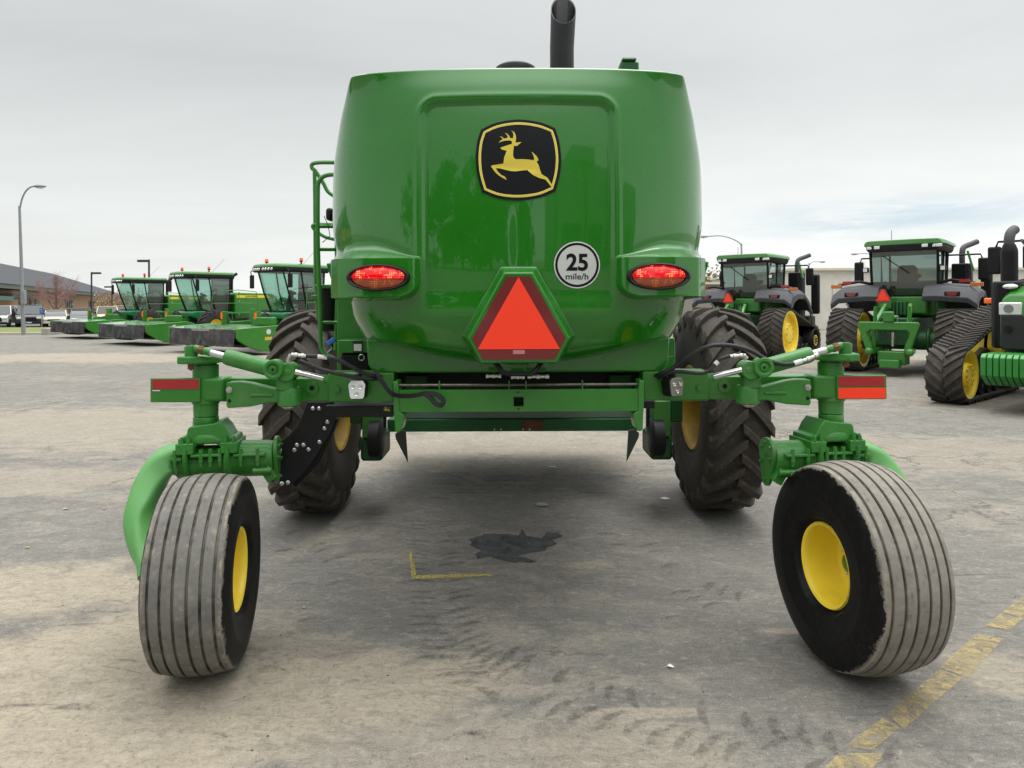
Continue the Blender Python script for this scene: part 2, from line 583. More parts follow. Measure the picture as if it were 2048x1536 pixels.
def build_hood():
    e = 2.3
    NR, NC = 300, 190
    rows = []
    ztop, zcr = 3.106, 1.655
    zs = [zcr + (ztop - zcr) * i / NR for i in range(NR + 1)]
    for z in zs:
        pyw = HZ + (EYE - z) * F / 4.15
        w = smooth_tab(W_TAB, pyw) / F * 4.15 * (1.0 + .105 * (smooth_tab(DD, z) - .15))
        yb = smooth_tab(YB, z); D = smooth_tab(DD, z)
        pts = []
        for i in range(500):
            ph = (math.pi / 2) * i / 499
            pts.append((w * math.sin(ph) ** (2 / e), yb + D * (1 - max(0, math.cos(ph)) ** (2 / e))))
        cum = [0]
        for a, b in zip(pts, pts[1:]):
            cum.append(cum[-1] + math.hypot(b[0] - a[0], b[1] - a[1]))
        half = []
        j = 0
        for i in range(NC + 1):
            t = cum[-1] * i / NC
            while j < len(cum) - 2 and cum[j + 1] < t: j += 1
            f = (t - cum[j]) / max(1e-9, cum[j + 1] - cum[j])
            half.append((pts[j][0] + (pts[j + 1][0] - pts[j][0]) * f, pts[j][1] + (pts[j + 1][1] - pts[j][1]) * f))
        side = [(half[-1][0] + 0.0, half[-1][1] + dy) for dy in (0.02, 0.06, 0.12, 0.2, 0.3, 0.45, 0.7, 1.0, 1.4)]
        rows.append((z, w, half + side, yb, D))
    verts, faces = [], []
    ring = []
    # underside rows: curve forward and down from the crease
    z0, w0, h0, yb0, D0 = rows[0]
    NU = 22
    under = []
    for k in range(NU, 0, -1):
        t = k / NU
        row = []
        for (x, y) in h0:
            q = x * F / 3.9
            drop = 0.030 + 0.125 * max(0, 1 - (q / 300) ** 2)
            row.append((x * (1 - 0.03 * t), y + 0.30 * (1 - math.cos(t * math.pi / 2)) + 0.06 * t, z0 - drop * math.sin(t * math.pi / 2)))
        under.append(row)
    grid = []
    for row in under:
        r = [hood_point(-x, y, z, 0) for (x, y, z) in reversed(row)][:-1] + [hood_point(x, y, z, 0) for (x, y, z) in row]
        grid.append(r)
    for z, w, h, yb, D in rows:
        r = [hood_point(-x, y, z, w) for (x, y) in reversed(h)][:-1] + [hood_point(x, y, z, w) for (x, y) in h]
        grid.append(r)
    # rolled top edge
    last = grid[-1]
    for dz, ins in ((0.008, 0.006), (0.012, 0.02), (0.014, 0.06)):
        grid.append([V((p.x - (1 if p.x > XC else -1) * ins * min(1, abs(p.x - XC)), p.y + ins, p.z + dz)) for p in last])
    n = len(grid[0])
    mb = MB()
    vs = [p for r in grid for p in r]
    fs = []
    for j in range(len(grid) - 1):
        for i in range(n - 1):
            fs.append((j * n + i, j * n + i + 1, (j + 1) * n + i + 1, (j + 1) * n + i))
    # lid over the top
    b = (len(grid) - 1) * n
    m = n // 2
    for i in range(m):
        a, c = b + i, b + n - 1 - i
        a2, c2 = b + i + 1, b + n - 2 - i
        if a2 < c2: fs.append((a, a2, c2, c))
        elif a2 == c2: fs.append((a, a2, c))
    mb.add(vs, fs)
    return mb


hood_mb = build_hood()
hood = hood_mb.build('hood', M_hood, wind, WO, smooth=60)
bvh = BVHTree.FromPolygons([tuple(v) for v in hood_mb.v], hood_mb.f)


def drape(x, z, off=0.004):
    h = bvh.ray_cast(V((x, 0.5, z)), V((0, 1, 0)))
    return V((x, (h[0].y if h[0] else 3.8) - off, z))


def decal(name, pts, mats, off, parent, cuts=0):
    """pts: list of outlines [(px,py)] laid on the hood surface (pixel coordinates at 3.80 m)"""
    bm = bmesh.new()
    co = [P(a, b, 3.80) for a, b in pts]
    vs = [bm.verts.new(c) for c in co]
    for tri_ in tessellate_polygon([[V((c.x, c.z, 0)) for c in co]]):
        try: bm.faces.new([vs[i] for i in tri_])
        except ValueError: pass
    for k in range(cuts):
        es = [e for e in bm.edges if e.calc_length() > 0.03]
        bmesh.ops.subdivide_edges(bm, edges=es, cuts=1)
        bmesh.ops.triangulate(bm, faces=bm.faces)
    bm.verts.ensure_lookup_table(); bm.verts.index_update()
    mb = MB()
    mb.add([drape(v.co.x, v.co.z, off) for v in bm.verts], [tuple(v.index for v in f.verts) for f in bm.faces])
    bm.free()
    return mb


def arc_box(cx, cy, hw, hh, bulge_x, bulge_y, n=12):
    """rounded emblem outline: four corners joined by bowed sides"""
    cs = [(-hw, -hh), (hw, -hh), (hw, hh), (-hw, hh)]
    out = []
    for i in range(4):
        (ax, ay), (bx, by) = cs[i], cs[(i + 1) % 4]
        mx, my = (ax + bx) / 2, (ay + by) / 2
        L = math.hypot(mx, my)
        ox, oy = (0, math.copysign(bulge_y, my)) if abs(my) > abs(mx) else (math.copysign(bulge_x, mx), 0)
        for k in range(n):
            t = k / n
            s4 = 4 * t * (1 - t)
            out.append((cx + ax + (bx - ax) * t + ox * s4, cy + ay + (by - ay) * t + oy * s4))
    return out


def ez(X, Y):   # emblem zoom coordinates -> photo pixels
    return (930 + X / 7.681, 220 + Y / 7.681)


# emblem: black plate, yellow line border, deer
em_out = [ez(*p) for p in
          [(v.x, v.y) for v in catmull([V((245, 285, 0)), V((480, 180, 0)), V((820, 130, 0)), V((1150, 172, 0)), V((1388, 262, 0))], 5)[:-1]]
          + [(v.x, v.y) for v in catmull([V((1388, 262, 0)), V((1450, 470, 0)), V((1480, 740, 0)), V((1455, 1000, 0)), V((1390, 1245, 0))], 5)[:-1]]
          + [(v.x, v.y) for v in catmull([V((1390, 1245, 0)), V((1150, 1345, 0)), V((820, 1388, 0)), V((500, 1355, 0)), V((262, 1262, 0))], 5)[:-1]]
          + [(v.x, v.y) for v in catmull([V((262, 1262, 0)), V((190, 1010, 0)), V((163, 740, 0)), V((185, 480, 0)), V((245, 285, 0))], 5)[:-1]]]
emb = decal('emblem', em_out, M_blkv, 0.004, wind, 4).build('emblem', M_blkv, wind, WO)


def side_strip(path, wd, off):
    """closed line of given width (pixels) draped on the hood"""
    n = len(path)
    cxx = sum(p[0] for p in path) / n; cyy = sum(p[1] for p in path) / n
    mb = MB(); vs = []
    for x, y in path:
        for k in (0, 1):
            f = 1 - k * wd / math.hypot(x - cxx, y - cyy)
            p = P(cxx + (x - cxx) * f, cyy + (y - cyy) * f, 3.80)
            vs.append(drape(p.x, p.z, off))
    mb.add(vs, [(2 * i, 2 * ((i + 1) % n), 2 * ((i + 1) % n) + 1, 2 * i + 1) for i in range(n)])
    return mb


cx0, cy0 = ez(820, 755)
bord = [(cx0 + (x - cx0) * 0.933, cy0 + (y - cy0) * 0.930) for x, y in em_out]
side_strip(bord, 4.9, 0.0055).build('emblem_border', M_ylin, emb, WO)
mid = [(cx0 + (x - cx0) * 0.915, cy0 + (y - cy0) * 0.912) for x, y in em_out]
side_strip(mid, 2.0, 0.0062).build('emblem_border', M_yelv, emb, WO)
deer = [(545, 572), (720, 515), (722, 480), (700, 462), (640, 462), (580, 472), (513, 496), (560, 452), (580, 440), (565, 420), (530, 400), (570, 405), (598, 432), (650, 422), (656, 400), (640, 370), (610, 345),
        (645, 352), (680, 390), (692, 422), (735, 428), (745, 380), (735, 340), (713, 308), (750, 325), (778, 370), (785, 430), (778, 495), (868, 487), (798, 548), (752, 545), (742, 620), (738, 700), (752, 738), (785, 755),
        (880, 752), (980, 758), (1060, 772), (1060, 720), (1045, 680), (1020, 636), (1060, 665), (1100, 705), (1120, 740), (1130, 772), (1098, 788), (1130, 840), (1150, 910), (1178, 985), (1270, 1040), (1345, 1160), (1318, 1170), (1240, 1070),
        (1130, 1040), (1040, 995), (958, 922), (860, 930), (780, 942), (700, 938), (620, 918), (540, 895), (472, 892), (500, 940), (560, 1000), (612, 1022), (642, 1074), (590, 1048), (520, 1005), (460, 950), (398, 862), (420, 848), (500, 835), (590, 820), (600, 730), (640, 622), (558, 600)]
decal('deer', [ez(*p) for p in deer], M_yelv, 0.0068, emb, 0).build('emblem_deer', M_yelv, emb, WO)


def disc_px(cx, cy, r, n=40):
    return [(cx + r * math.cos(2 * math.pi * i / n), cy + r * math.sin(2 * math.pi * i / n)) for i in range(n)]


spd = decal('speed', disc_px(1155, 529.5, 47), M_white, 0.004, wind, 2).build('speed_sticker', M_white, wind, WO)
side_strip(disc_px(1155, 529.5, 44.5), 4.8, 0.0052).build('sticker_ring', M_blkv, spd, WO)
decal('f', disc_px(1155, 529.5, 39.9), M_lgrey, 0.0046, wind, 2).build('sticker_face', M_lgrey, spd, WO)


def place_text(txt, px, py, Y, hpx, wpx, m, name, parent, bold=0.02, off=0.006, org=WO, dr=True):
    t = text_mesh(txt, 1.0, bold)
    xs = [v.x for v in t.v]; ys = [v.y for v in t.v]
    w, h = max(xs) - min(xs), max(ys) - min(ys)
    cx, cy = (max(xs) + min(xs)) / 2, (max(ys) + min(ys)) / 2
    sc = Y / F
    c = P(px, py, Y)
    out = []
    for v in t.v:
        X = c.x + (v.x - cx) / w * wpx * sc; Z = c.z + (v.y - cy) / h * hpx * sc
        out.append(drape(X, Z, off) if dr else V((X, Y - off, Z)))
    t.v = out
    return t.build(name, m, parent, org, smooth=0)


place_text('25', 1155, 524, 3.80, 35, 44, M_blkv, 'sticker_number', spd, 0.03)
place_text('mile/h', 1155, 552.5, 3.80, 12.5, 46, M_blkv, 'sticker_lettering', spd, 0.01)


# slow moving vehicle sign: flat plate with an orange triangle and dark red border
def smv_sign(parent, c, wpx_scale, Yp, org=WO, world=True, th=0.004):
    pts = [V((c.x + a * wpx_scale, Yp, c.z - (b - 640) * wpx_scale)) for a, b in SMV]
    sg = MB().prism(pts, V((0, th, 0))).build('slow_vehicle_sign', M_dred, parent, org, smooth=0)
    tri = [(0, 554), (82, 698), (-82, 698)]
    MB().prism([V((c.x + a * wpx_scale, Yp - 0.002, c.z - (b - 640) * wpx_scale)) for a, b in tri], V((0, 0.0015, 0))).build('sign_triangle', M_org, sg, org, smooth=0)
    return sg


cs = P(1037, 640, YSMV)
sg = smv_sign(wind, V((XC, 0, cs.z)), YSMV / F, YSMV - 0.0065)
place = MB().box(XC - 0.03, XC + 0.03, YSMV - 0.0085, YSMV - 0.0066, P(1037, 708, YSMV).z, P(1037, 700, YSMV).z)
place.build('sign_lettering', mat('faded pink print', srgb(190, 120, 120), 0.5), sg, WO)

# tail lamps
def lens_mat(name, c1, c2, es, dots):
    m, t, b = base_mat(name)
    tc = t.n('ShaderNodeTexCoord').outputs['Object']
    v = t.n('ShaderNodeTexVoronoi', feature='F1', i_Scale=115.0, i_Randomness=0.12)
    t.l(t.mapping(tc, (1, 0.001, 0.8)), v.inputs['Vector'])
    n1 = t.noise(t.mapping(tc, (1, 0.001, 1)), 26, 3, 0.6)
    d = t.ramp(v.outputs['Distance'], [(0.22, 1.0), (0.42, 0.0)])
    k = t.math('MULTIPLY', d, t.ramp(n1, [(0.50, 0.0), (0.60, 1.0)]))
    c = t.mix(k, c1, c2)
    b.inputs['Roughness'].default_value = 0.15
    b.inputs['Coat Weight'].default_value = 0.8
    t.l(c, b.inputs['Base Color']); t.l(c, b.inputs['Emission Color'])
    t.l(t.math('MULTIPLY_ADD', k, dots, es), b.inputs['Emission Strength'])
    return m


M_rlens = lens_mat('lit red lens', srgb(214, 0, 16), srgb(255, 150, 100), 0.48, 1.3)
M_alens = lens_mat('amber ribbed lens', srgb(150, 62, 18), srgb(225, 120, 50), 0.06, 0.12)
M_bez = mat('dark lamp bezel', srgb(22, 5, 9), 0.45, coat=0.15)


def ellipse_part(cx, cz, a, b, y, th0, th1, dome, n=40, chord=True, cut=None):
    """domed ellipse segment facing the viewer"""
    mb = MB(); rings = 7
    pts = []
    for j in range(rings + 1):
        f = j / rings
        row = []
        for i in range(n):
            th = 2 * math.pi * i / n
            x, z = a * f * math.cos(th), b * f * math.sin(th)
            if cut is not None:
                z = max(z, cut * b) if cut_up[0] else min(z, cut * b)
            row.append(V((cx + x, y - dome * (1 - f * f), cz + z)))
        pts.append(row)
    vs = [p for r in pts for p in r]
    fs = [(j * n + i, j * n + (i + 1) % n, (j + 1) * n + (i + 1) % n, (j + 1) * n + i) for j in range(rings) for i in range(n)]
    return mb.add(vs, fs)


cut_up = [True]
for s in (-1, 1):
    c = S(s, 756, 555, 3.745)
    a, b = 62 * 3.745 / F, 26.5 * 3.745 / F
    bz = MB()
    n = 48
    prof = [(1.04, 0.02), (1.03, -0.006), (0.97, -0.016), (0.90, -0.010), (0.88, 0.012)]
    rr = [[V((c.x + a * k * math.cos(2 * math.pi * i / n), c.y + dy, c.z + b * (k - (0.04 if k < 1 else 0)) * math.sin(2 * math.pi * i / n))) for i in range(n)] for k, dy in prof]
    bz.loft(rr, caps=True)
    lamp = bz.build('tail_lamp', M_bez, wind, WO, smooth=50)
    cut_up[0] = True
    ellipse_part(c.x, c.z, a * 0.87, b * 0.84, c.y + 0.002, 0, 0, 0.014, cut=-0.12).build('red_lens', M_rlens, lamp, c, mat4=Matrix.Translation(c - WO))
    cut_up[0] = False
    ellipse_part(c.x, c.z, a * 0.85, b * 0.84, c.y + 0.0025, 0, 0, 0.012, cut=-0.16).build('amber_lens', M_alens, lamp, c, mat4=Matrix.Translation(c - WO))
    sm = EACH()
    for k in (-1, 1):
        sm.cyl(c + V((k * a * 0.9, -0.004, -0.002)), c + V((k * a * 0.9, -0.016, -0.002)), 0.010, n=12)
    sm.build('lamp_screw', M_bez, lamp, WO)

# tail panel under the hood, handle, rear body
tp = MB()
zt, zb = P(1037, 676, 4.12).z, P(1037, 745, 4.12).z
xl = (1037 - 733) * 4.12 / F
out = [V((XC - xl, 4.12, zt)), V((XC - xl + 0.01, 4.12, zb + 0.05)), V((XC - xl + 0.03, 4.12, zb + 0.015)), V((XC - xl + 0.07, 4.12, zb)),
       V((XC + xl - 0.07, 4.12, zb)), V((XC + xl - 0.03, 4.12, zb + 0.015)), V((XC + xl - 0.01, 4.12, zb + 0.05)), V((XC + xl, 4.12, zt))]
tp.prism(out, V((0, 1.2, 0)))
tp.build('tail_panel', M_hood, wind, WO, bevel=0.012, seg=3)
hd = MB().tube([P(988, 722, 3.8), P(1005, 744, 3.76), P(1013, 748, 3.76), P(1061, 748, 3.76), P(1069, 744, 3.76), P(1086, 722, 3.8)], 0.013, 8)
hd.build('hood_handle', M_pla, wind, WO)

# body, cab and roof beyond the hood
MB().box(XC - 0.86, XC + 0.86, 5.3, 6.3, 1.5, 2.7).build('engine_housing', M_grn, wind, WO, bevel=0.04)
cabm = MB()
cabm.loft([[V((XC + sx * wx, yy, zz)) for sx, yy in ((-1, y0), (1, y0), (1, y1), (-1, y1))] for zz, wx, y0, y1 in ((1.5, .80, 6.35, 8.0), (2.9, .86, 6.4, 8.35), (3.0, .86, 6.4, 8.35))])
cabm.build('cab', M_glassd, wind, WO, bevel=0.03)
MB().box(XC - 0.92, XC + 0.92, 6.3, 8.5, 3.0, 3.02 + 0.08).build('cab_roof', M_grn, wind, WO, bevel=0.05)

# exhaust pipe with a slanted mouth
ex = MB()
pc = P(1124, 140, 4.45); rt = 0.0735
rings = []
NE = 32
def exr(z, r, tilt=0.0, dx=0.0, dy=0.0):
    return [V((pc.x + dx + r * math.cos(t), 4.45 + dy + r * math.sin(t), z + tilt * math.sin(t))) for t in [2 * math.pi * i / NE for i in range(NE)]]
zm = P(1128, 16, 4.42).z
rings = [exr(3.0, rt), exr(3.42, rt * 1.0, 0, 0.0), exr(3.50, rt * 1.02, 0.02, 0.004), exr(zm, rt * 1.05, 0.112, 0.010), exr(zm - 0.004, rt * 0.98, 0.105, 0.010), exr(3.40, rt * 0.94, 0, 0.004), exr(3.1, rt * 0.9)]
ex.loft(rings)
ex.build('exhaust_pipe', mat('matt black exhaust', srgb(17, 17, 19), 0.42, bump=0.1, bs=50), wind, WO, smooth=30)
MB().cyl(V((pc.x + .004, 4.455, 3.41)), V((pc.x + .004, 4.455, 3.425)), rt * .945, n=24).build('exhaust_mouth_shade', mat('painted pipe mouth shade', (.004, .004, .004), 1.0), wind, WO)  # black disc paints the darkness inside the pipe mouth
ac = P(1031, 130, 4.6)
MB().lathe([(0, .135), (.30, .135), (.325, .125), (.34, .10), (.345, 0)], V((ac.x, 4.6, 3.02)), (0, 0, 1), 32).build('air_intake_cap', M_pla, wind, WO)
wl = P(1256, 131, 4.5)
wb = MB().box(wl.x - .055, wl.x + .06, 4.45, 4.55, 3.08, P(1256, 128, 4.5).z)
wb.build('beacon_bracket', M_grd, wind, WO, bevel=0.01)
MB().box(wl.x - .045, wl.x + .045, 4.44, 4.56, P(1256, 128, 4.5).z + .001, P(1256, 122, 4.5).z + .006).build('beacon_lamp', M_grd, wind, WO, bevel=0.012)

# hitch plate with square slot, rod and gussets
YH = 3.95
hp = MB()
def pbox(mb, x0, y0, x1, y1, Y, d, mi=0):
    a, b = P(x0, y1, Y), P(x1, y0, Y)
    mb.box(min(a.x, b.x), max(a.x, b.x), Y, Y + d, min(a.z, b.z), max(a.z, b.z), mi)
for bx in ((787, 779, 1026.5, 823), (1047.5, 779, 1287, 823), (1026.5, 779, 1047.5, 793.5), (1026.5, 813.5, 1047.5, 823)):
    x0, y0, x1, y1 = bx
    a = XC + (x0 - 1037) * YH / F; b = XC + (x1 - 1037) * YH / F
    hp.box(a, b, YH, YH + .02, EYE + (HZ - y1) * YH / F, EYE + (HZ - y0) * YH / F)
hpo = hp.build('hitch_plate', M_grn, wind, WO, smooth=0)
sl = MB()
def hx(px): return XC + (px - 1037) * YH / F
def hz(py): return EYE + (HZ - py) * YH / F
for (a, c, b, d) in ((1025, 792.5, 1027, 814.5), (1047, 792.5, 1049, 814.5), (1027, 792.5, 1047, 794), (1027, 813, 1047, 814.5)):
    sl.box(hx(a), hx(b), YH - .002, YH + .12, hz(d), hz(c))
sl.build('hitch_slot_frame', M_grn, hpo, WO, smooth=0)
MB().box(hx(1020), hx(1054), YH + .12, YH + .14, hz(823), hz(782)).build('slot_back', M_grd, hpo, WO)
hb = EACH()
for px, py in ((1036, 784.5), (1036.5, 818)):
    hb.cyl(V((hx(px), YH + .001, hz(py))), V((hx(px), YH - .003, hz(py))), .005, n=12)
hb.build('hitch_hole', M_pla, hpo, WO)
MB().cyl(V((hx(796), YH + .03, hz(771))), V((hx(1276), YH + .03, hz(771))), .0085, n=14).build('pivot_rod', mat('worn steel rod', srgb(120, 116, 104), 0.4, metal=0.8, var=0.35, vs=30), wind, WO)
for px in (878, 1018, 1052, 1165):
    MB().box(hx(px) - .003, hx(px) + .003, YH + .005, YH + .05, hz(779), hz(762)).build('rod_tab', M_grn, wind, WO)
for s in (-1, 1):
    q = lambda px, py, Y=YH: V((XC + s * (1037 - px) * Y / F * 1, Y, EYE + (HZ - py) * Y / F))
    gm = MB().prism([q(786, 762, YH - .012), q(795, 762, YH - .012), q(797, 780, YH - .012), q(797, 823, YH - .012), q(807, 828, YH - .012), q(806, 845, YH - .012), q(802, 860, YH - .012), q(796, 864, YH - .012), q(789, 862, YH - .012), q(787, 820, YH - .012)], V((0, .13, 0)))
    gm.build('end_gusset', M_grn, wind, WO, bevel=.006)
    MB().prism([V((XC - s * (1037 - px) / F * 5.4 * -1, 5.4, EYE + (HZ - py) * 5.4 / F)) for px, py in ((793, 867), (794, 876), (818, 924), (814, 862), (802, 860))], V((0, .02, 0))).build('windrow_shield', mat('grey green sheet', srgb(50, 58, 50), .6), wind, WO)
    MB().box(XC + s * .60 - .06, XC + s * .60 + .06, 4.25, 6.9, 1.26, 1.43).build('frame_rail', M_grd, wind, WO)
# front cross frame far under the machine
b1 = MB()
YF = 7.0
b1.box(XC + (779 - 1037) * YF / F, XC + (1281 - 1037) * YF / F, YF, YF + .2, EYE + (HZ - 863) * YF / F, EYE + (HZ - 838) * YF / F)
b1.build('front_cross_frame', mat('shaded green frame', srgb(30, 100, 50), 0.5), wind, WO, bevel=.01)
MB().box(XC + (796 - 1037) * YF / F, XC + (1270 - 1037) * YF / F, YF + .02, YF + .5, EYE + (HZ - 838) * YF / F + .002, EYE + (HZ - 815) * YF / F).build('belly_pan', mat('galvanised grey-green pan', srgb(112, 138, 124), 0.4, dust=.4), wind, WO, bevel=.01)
rp = MB().box(XC + (1050 - 1037) * YF / F, XC + (1090 - 1037) * YF / F, YF - .012, YF - .002, EYE + (HZ - 860) * YF / F, EYE + (HZ - 841) * YF / F)
rp.build('rusty_patch_plate', M_rust, wind, WO)
hl = EACH()
for px in (994, 1007, 1051, 1064):
    hl.cyl(V((XC + (px - 1037) * YF / F, YF - .012, EYE + (HZ - 858) * YF / F)), V((XC + (px - 1037) * YF / F, YF - .02, EYE + (HZ - 858) * YF / F)), .007, n=10)
hl.build('frame_bolt', M_bolt, wind, WO)
# couplers hanging in the middle
for x0, x1, y in ((972, 1003, 752), (1022, 1050, 754), (1055, 1099, 753)):
    cp = MB()
    a, b = P(x0, y, 3.9), P(x1, y, 3.9)
    n = 5
    for i in range(n):
        p0 = a.lerp(b, i / n); p1 = a.lerp(b, (i + .92) / n)
        cp.cyl(p0, p1, .009 if i % 2 else .012, n=10)
    cp.build('hydraulic_coupler', M_zinc, wind, WO)
MB().box(XC - .80, XC + .80, 4.2, 6.9, 1.455, 1.50).build('dark_belly_box', M_blk, wind, WO)  # black box put in for the darkness under the hood
MB().box(XC - .84, XC + .84, 4.45, 7.0, 1.205, 1.25).build('belly_shade_slab', M_blk, wind, WO)  # unseen slab added to block light and darken the ground below
MB().box(XC - 1.32, XC + 1.32, 7.52, 9.0, .76, .86).build('front_shade_slab', M_blk, wind, WO)  # added slab that deepens the shade under the front

# rear axle: main beam, sliding tubes, kingpins
YA = 4.10
def yb_(py, Y=YA): return EYE + (HZ - py) * Y / F
def q_(s, px, py, Y=YA):
    return V((XC + s * (1037 - px) * Y / F, Y, EYE + (HZ - py) * Y / F))
# measured on the left with roll: lower by ~1.5 px, corrected here
axb = MB().box(XC - (1037 - 790) * YA / F, XC + (1037 - 790) * YA / F, YA + .01, YA + .16, yb_(803), yb_(783))
for s in (-1, 1):
    xa, xb = XC + s * (1037 - 655) * YA / F, XC + s * (1037 - 788) * YA / F
    axb.box(min(xa, xb), max(xa, xb), YA, YA + .17, yb_(803.5), yb_(744))
axb.build('axle_beam', M_grn, wind, WO, bevel=.010)
MB().box(XC - .80, XC + .80, YA + .25, YA + .3, yb_(800), yb_(738)).build('dark_gap_sheet', M_blk, wind, WO)  # black sheet put in as the dark gap above the hitch
for s in (-1, 1):
    o = MB()
    a, b = q_(s, 442, 801, YA + .02), q_(s, 660, 754, YA + .02)
    o.box(min(a.x, b.x), max(a.x, b.x), YA + .02, YA + .14, a.z, b.z)
    sl_o = o.build('axle_extension', M_grn, wind, WO, bevel=.008)
    c = q_(s, 625, 774, YA + .02)
    MB().lathe([(0, .036), (.012, .036), (.012, .014), (-.01, .012)], c, (0, -1, 0), 24).build('adjuster_boss', M_cast, sl_o, WO)
    MB().cyl(c + V((0, -.0125, 0)), c + V((0, -.0135, 0)), .012).build('pin_hole', M_pla, sl_o, WO)
    c = q_(s, 676, 777, YA)
    MB().lathe([(0, .021), (.006, .021), (.006, .016), (.02, .015), (.02, 0)], c, (0, -1, 0), 6).build('axle_bolt', M_cast, wind, WO)
    # kingpin barrel
    kx, KY = q_(s, 412, 780, 4.12).x, 4.12
    K = V((kx, KY, 0))
    zf = lambda py: EYE + (HZ - py) * 4.12 / F
    kb = MB().lathe([(zf(828), .066), (zf(804), .068), (zf(803), .075), (zf(753), .075), (zf(752), .070), (zf(727), .070), (zf(726), .06), (zf(722), .06)], K, (0, 0, 1), 28)
    kb.build('kingpin_barrel', M_cast, wind, WO, smooth=30)
    a, b = q_(s, 392, 802, 4.03), q_(s, 446, 753.5, 4.03)
    MB().box(min(a.x, b.x), max(a.x, b.x), 4.045, 4.19, a.z, b.z).build('barrel_block', M_grn, wind, WO, bevel=.02, seg=3)
    # reflector plate
    a, b = q_(s, 300, 802, 4.03), q_(s, 400, 753, 4.03)
    rpz = MB().box(min(a.x, b.x), max(a.x, b.x), 4.03, 4.045, a.z, b.z).build('reflector_plate', M_grn, wind, WO, bevel=.006)
    a, b = q_(s, 305, 775, 4.027), q_(s, 397, 756, 4.027)
    MB().box(min(a.x, b.x), max(a.x, b.x), 4.026, 4.0285, a.z, b.z).build('red_reflector', M_red, rpz, WO)
    if s > 0:
        a, b = q_(s, 303, 800, 4.027), q_(s, 397, 778.5, 4.027)
        MB().box(min(a.x, b.x), max(a.x, b.x), 4.026, 4.0285, a.z, b.z).build('orange_reflector', M_org, rpz, WO)
    else:
        a, b = q_(s, 305, 779, 4.027), q_(s, 320, 777, 4.027)
        MB().box(min(a.x, b.x), max(a.x, b.x), 4.026, 4.0285, a.z, b.z).build('white_tape', M_white, rpz, WO)
    # steering arm on top
    z0, z1 = zf(722), zf(707)
    sa = MB().prism([V((q_(s, px, 0, 4.12).x, y, z0)) for px, y in ((371, 4.05), (375, 3.99), (400, 3.97), (430, 4.02), (446, 4.08), (446, 4.17), (430, 4.20), (385, 4.18), (371, 4.12))], V((0, 0, z1 - z0)))
    sao = sa.build('steering_arm', M_cast, wind, WO, bevel=.008)
    MB().lathe([(0, .018), (-.03, .018), (-.03, .012), (-.04, 0)], V((q_(s, 382, 0, 4.02).x, 4.02, z0)), (0, 0, 1), 8).build('rusty_nut', M_rust, sao, WO)
    MB().lathe([(0, .034), (.045, .036), (.055, .034), (.055, .026), (.06, .025)], V((q_(s, 383, 0, 4.02).x, 4.02, z1)), (0, 0, 1), 20).build('rod_end', M_cast, sao, WO)
    # steering cylinder
    p0, p1 = q_(s, 390, 694, 4.0), q_(s, 566, 742, 3.98)
    L = (p1 - p0).length; D = (p1 - p0).normalized()
    sc = MB().cyl(p0, p0 + D * L * .18, .021, n=18)
    st = sc.build('steering_cylinder', M_cast, wind, WO)
    MB().cyl(p0 + D * .025, p0 + D * .05, .027, n=6).build('lock_nut', M_rust, st, WO)
    MB().cyl(p0 + D * L * .17, p0 + D * L * .36, .0185, n=18).build('cylinder_rod', mat('brushed silver sleeve', srgb(205, 205, 205), 0.35, metal=.5, var=.08), st, WO)
    MB().lathe([(0, .022), (.006, .040), (.025, .0445), (L * .58, .0445), (L * .60, .034)], p0 + D * L * .34, D, 28).build('cylinder_body', M_cast, st, WO)
    # trunnion
    c = q_(s, 547, 737, 3.93)
    tr = MB().lathe([(0, .05), (.0, .054), (.07, .054), (.072, .034), (.060, .032), (.060, 0)], c + V((0, .055, 0)), (0, -1, 0), 32)
    tr.cyl(c + V((0, .0, 0)), c + V((0, -.014, 0)), .020, n=18)
    c2 = q_(s, 578, 741, 4.0)
    tr.merge(MB().cyl(c2 + V((0, -.06, 0)), c2 + V((0, .06, 0)), .050, n=24))
    tr.merge(MB().cyl(c2 + V((s * .055, -.02, 0)), c2 + V((-s * .03, -.02, 0)), .044, n=24))
    tr.merge(MB().cyl(V((q_(s, 572, 0, 4.0).x, 4.01, yb_(752))), V((q_(s, 572, 0, 4.0).x, 4.01, yb_(773))), .055, n=28))
    tro = tr.build('steering_trunnion', M_cast, wind, WO, bevel=.004)
    MB().cyl(c + V((0, -.0145, 0)), c + V((0, -.0155, 0)), .008, n=12).build('trunnion_hole', M_pla, tro, WO)
    p0, p1 = q_(s, 590, 742, 3.94), q_(s, 650, 756, 3.98)
    MB().cyl(p0, p1, .0165, n=20).build('tie_rod', M_chr, wind, WO)
    MB().cyl(p1 - (p1 - p0) * .06, p1 + (p1 - p0) * .08, .023, n=20).build('tie_rod_socket', M_cast, wind, WO)
    # link arm and its boss
    la = MB().prism([q_(s, px, py, 3.99) for px, py in ((452, 762), (478, 761), (500, 764), (548, 776), (560, 777), (560, 804), (540, 803), (500, 811), (455, 814), (452, 810))], V((0, .07, 0)))
    la.prism([q_(s, px, py, 3.983) for px, py in ((500, 785), (545, 785), (545, 792), (500, 792))], V((0, .02, 0)))
    lo = la.build('link_arm', M_cast, wind, WO, bevel=.006)
    bx = q_(s, 579, 0, 4.02)
    MB().lathe([(yb_(810, 4.02), .05), (yb_(807, 4.02), .062), (yb_(776, 4.02), .062), (yb_(772, 4.02), .055)], V((bx.x, 4.02, 0)), (0, 0, 1), 28).build('link_boss', M_cast, lo, WO)
    MB().lathe([(yb_(816, 4.0), .02), (yb_(812, 4.0), .036), (yb_(810, 4.0), .038)], V((bx.x, 4.0, 0)), (0, 0, 1), 12).build('link_nut', M_zinc, lo, WO)
    bb = MB()
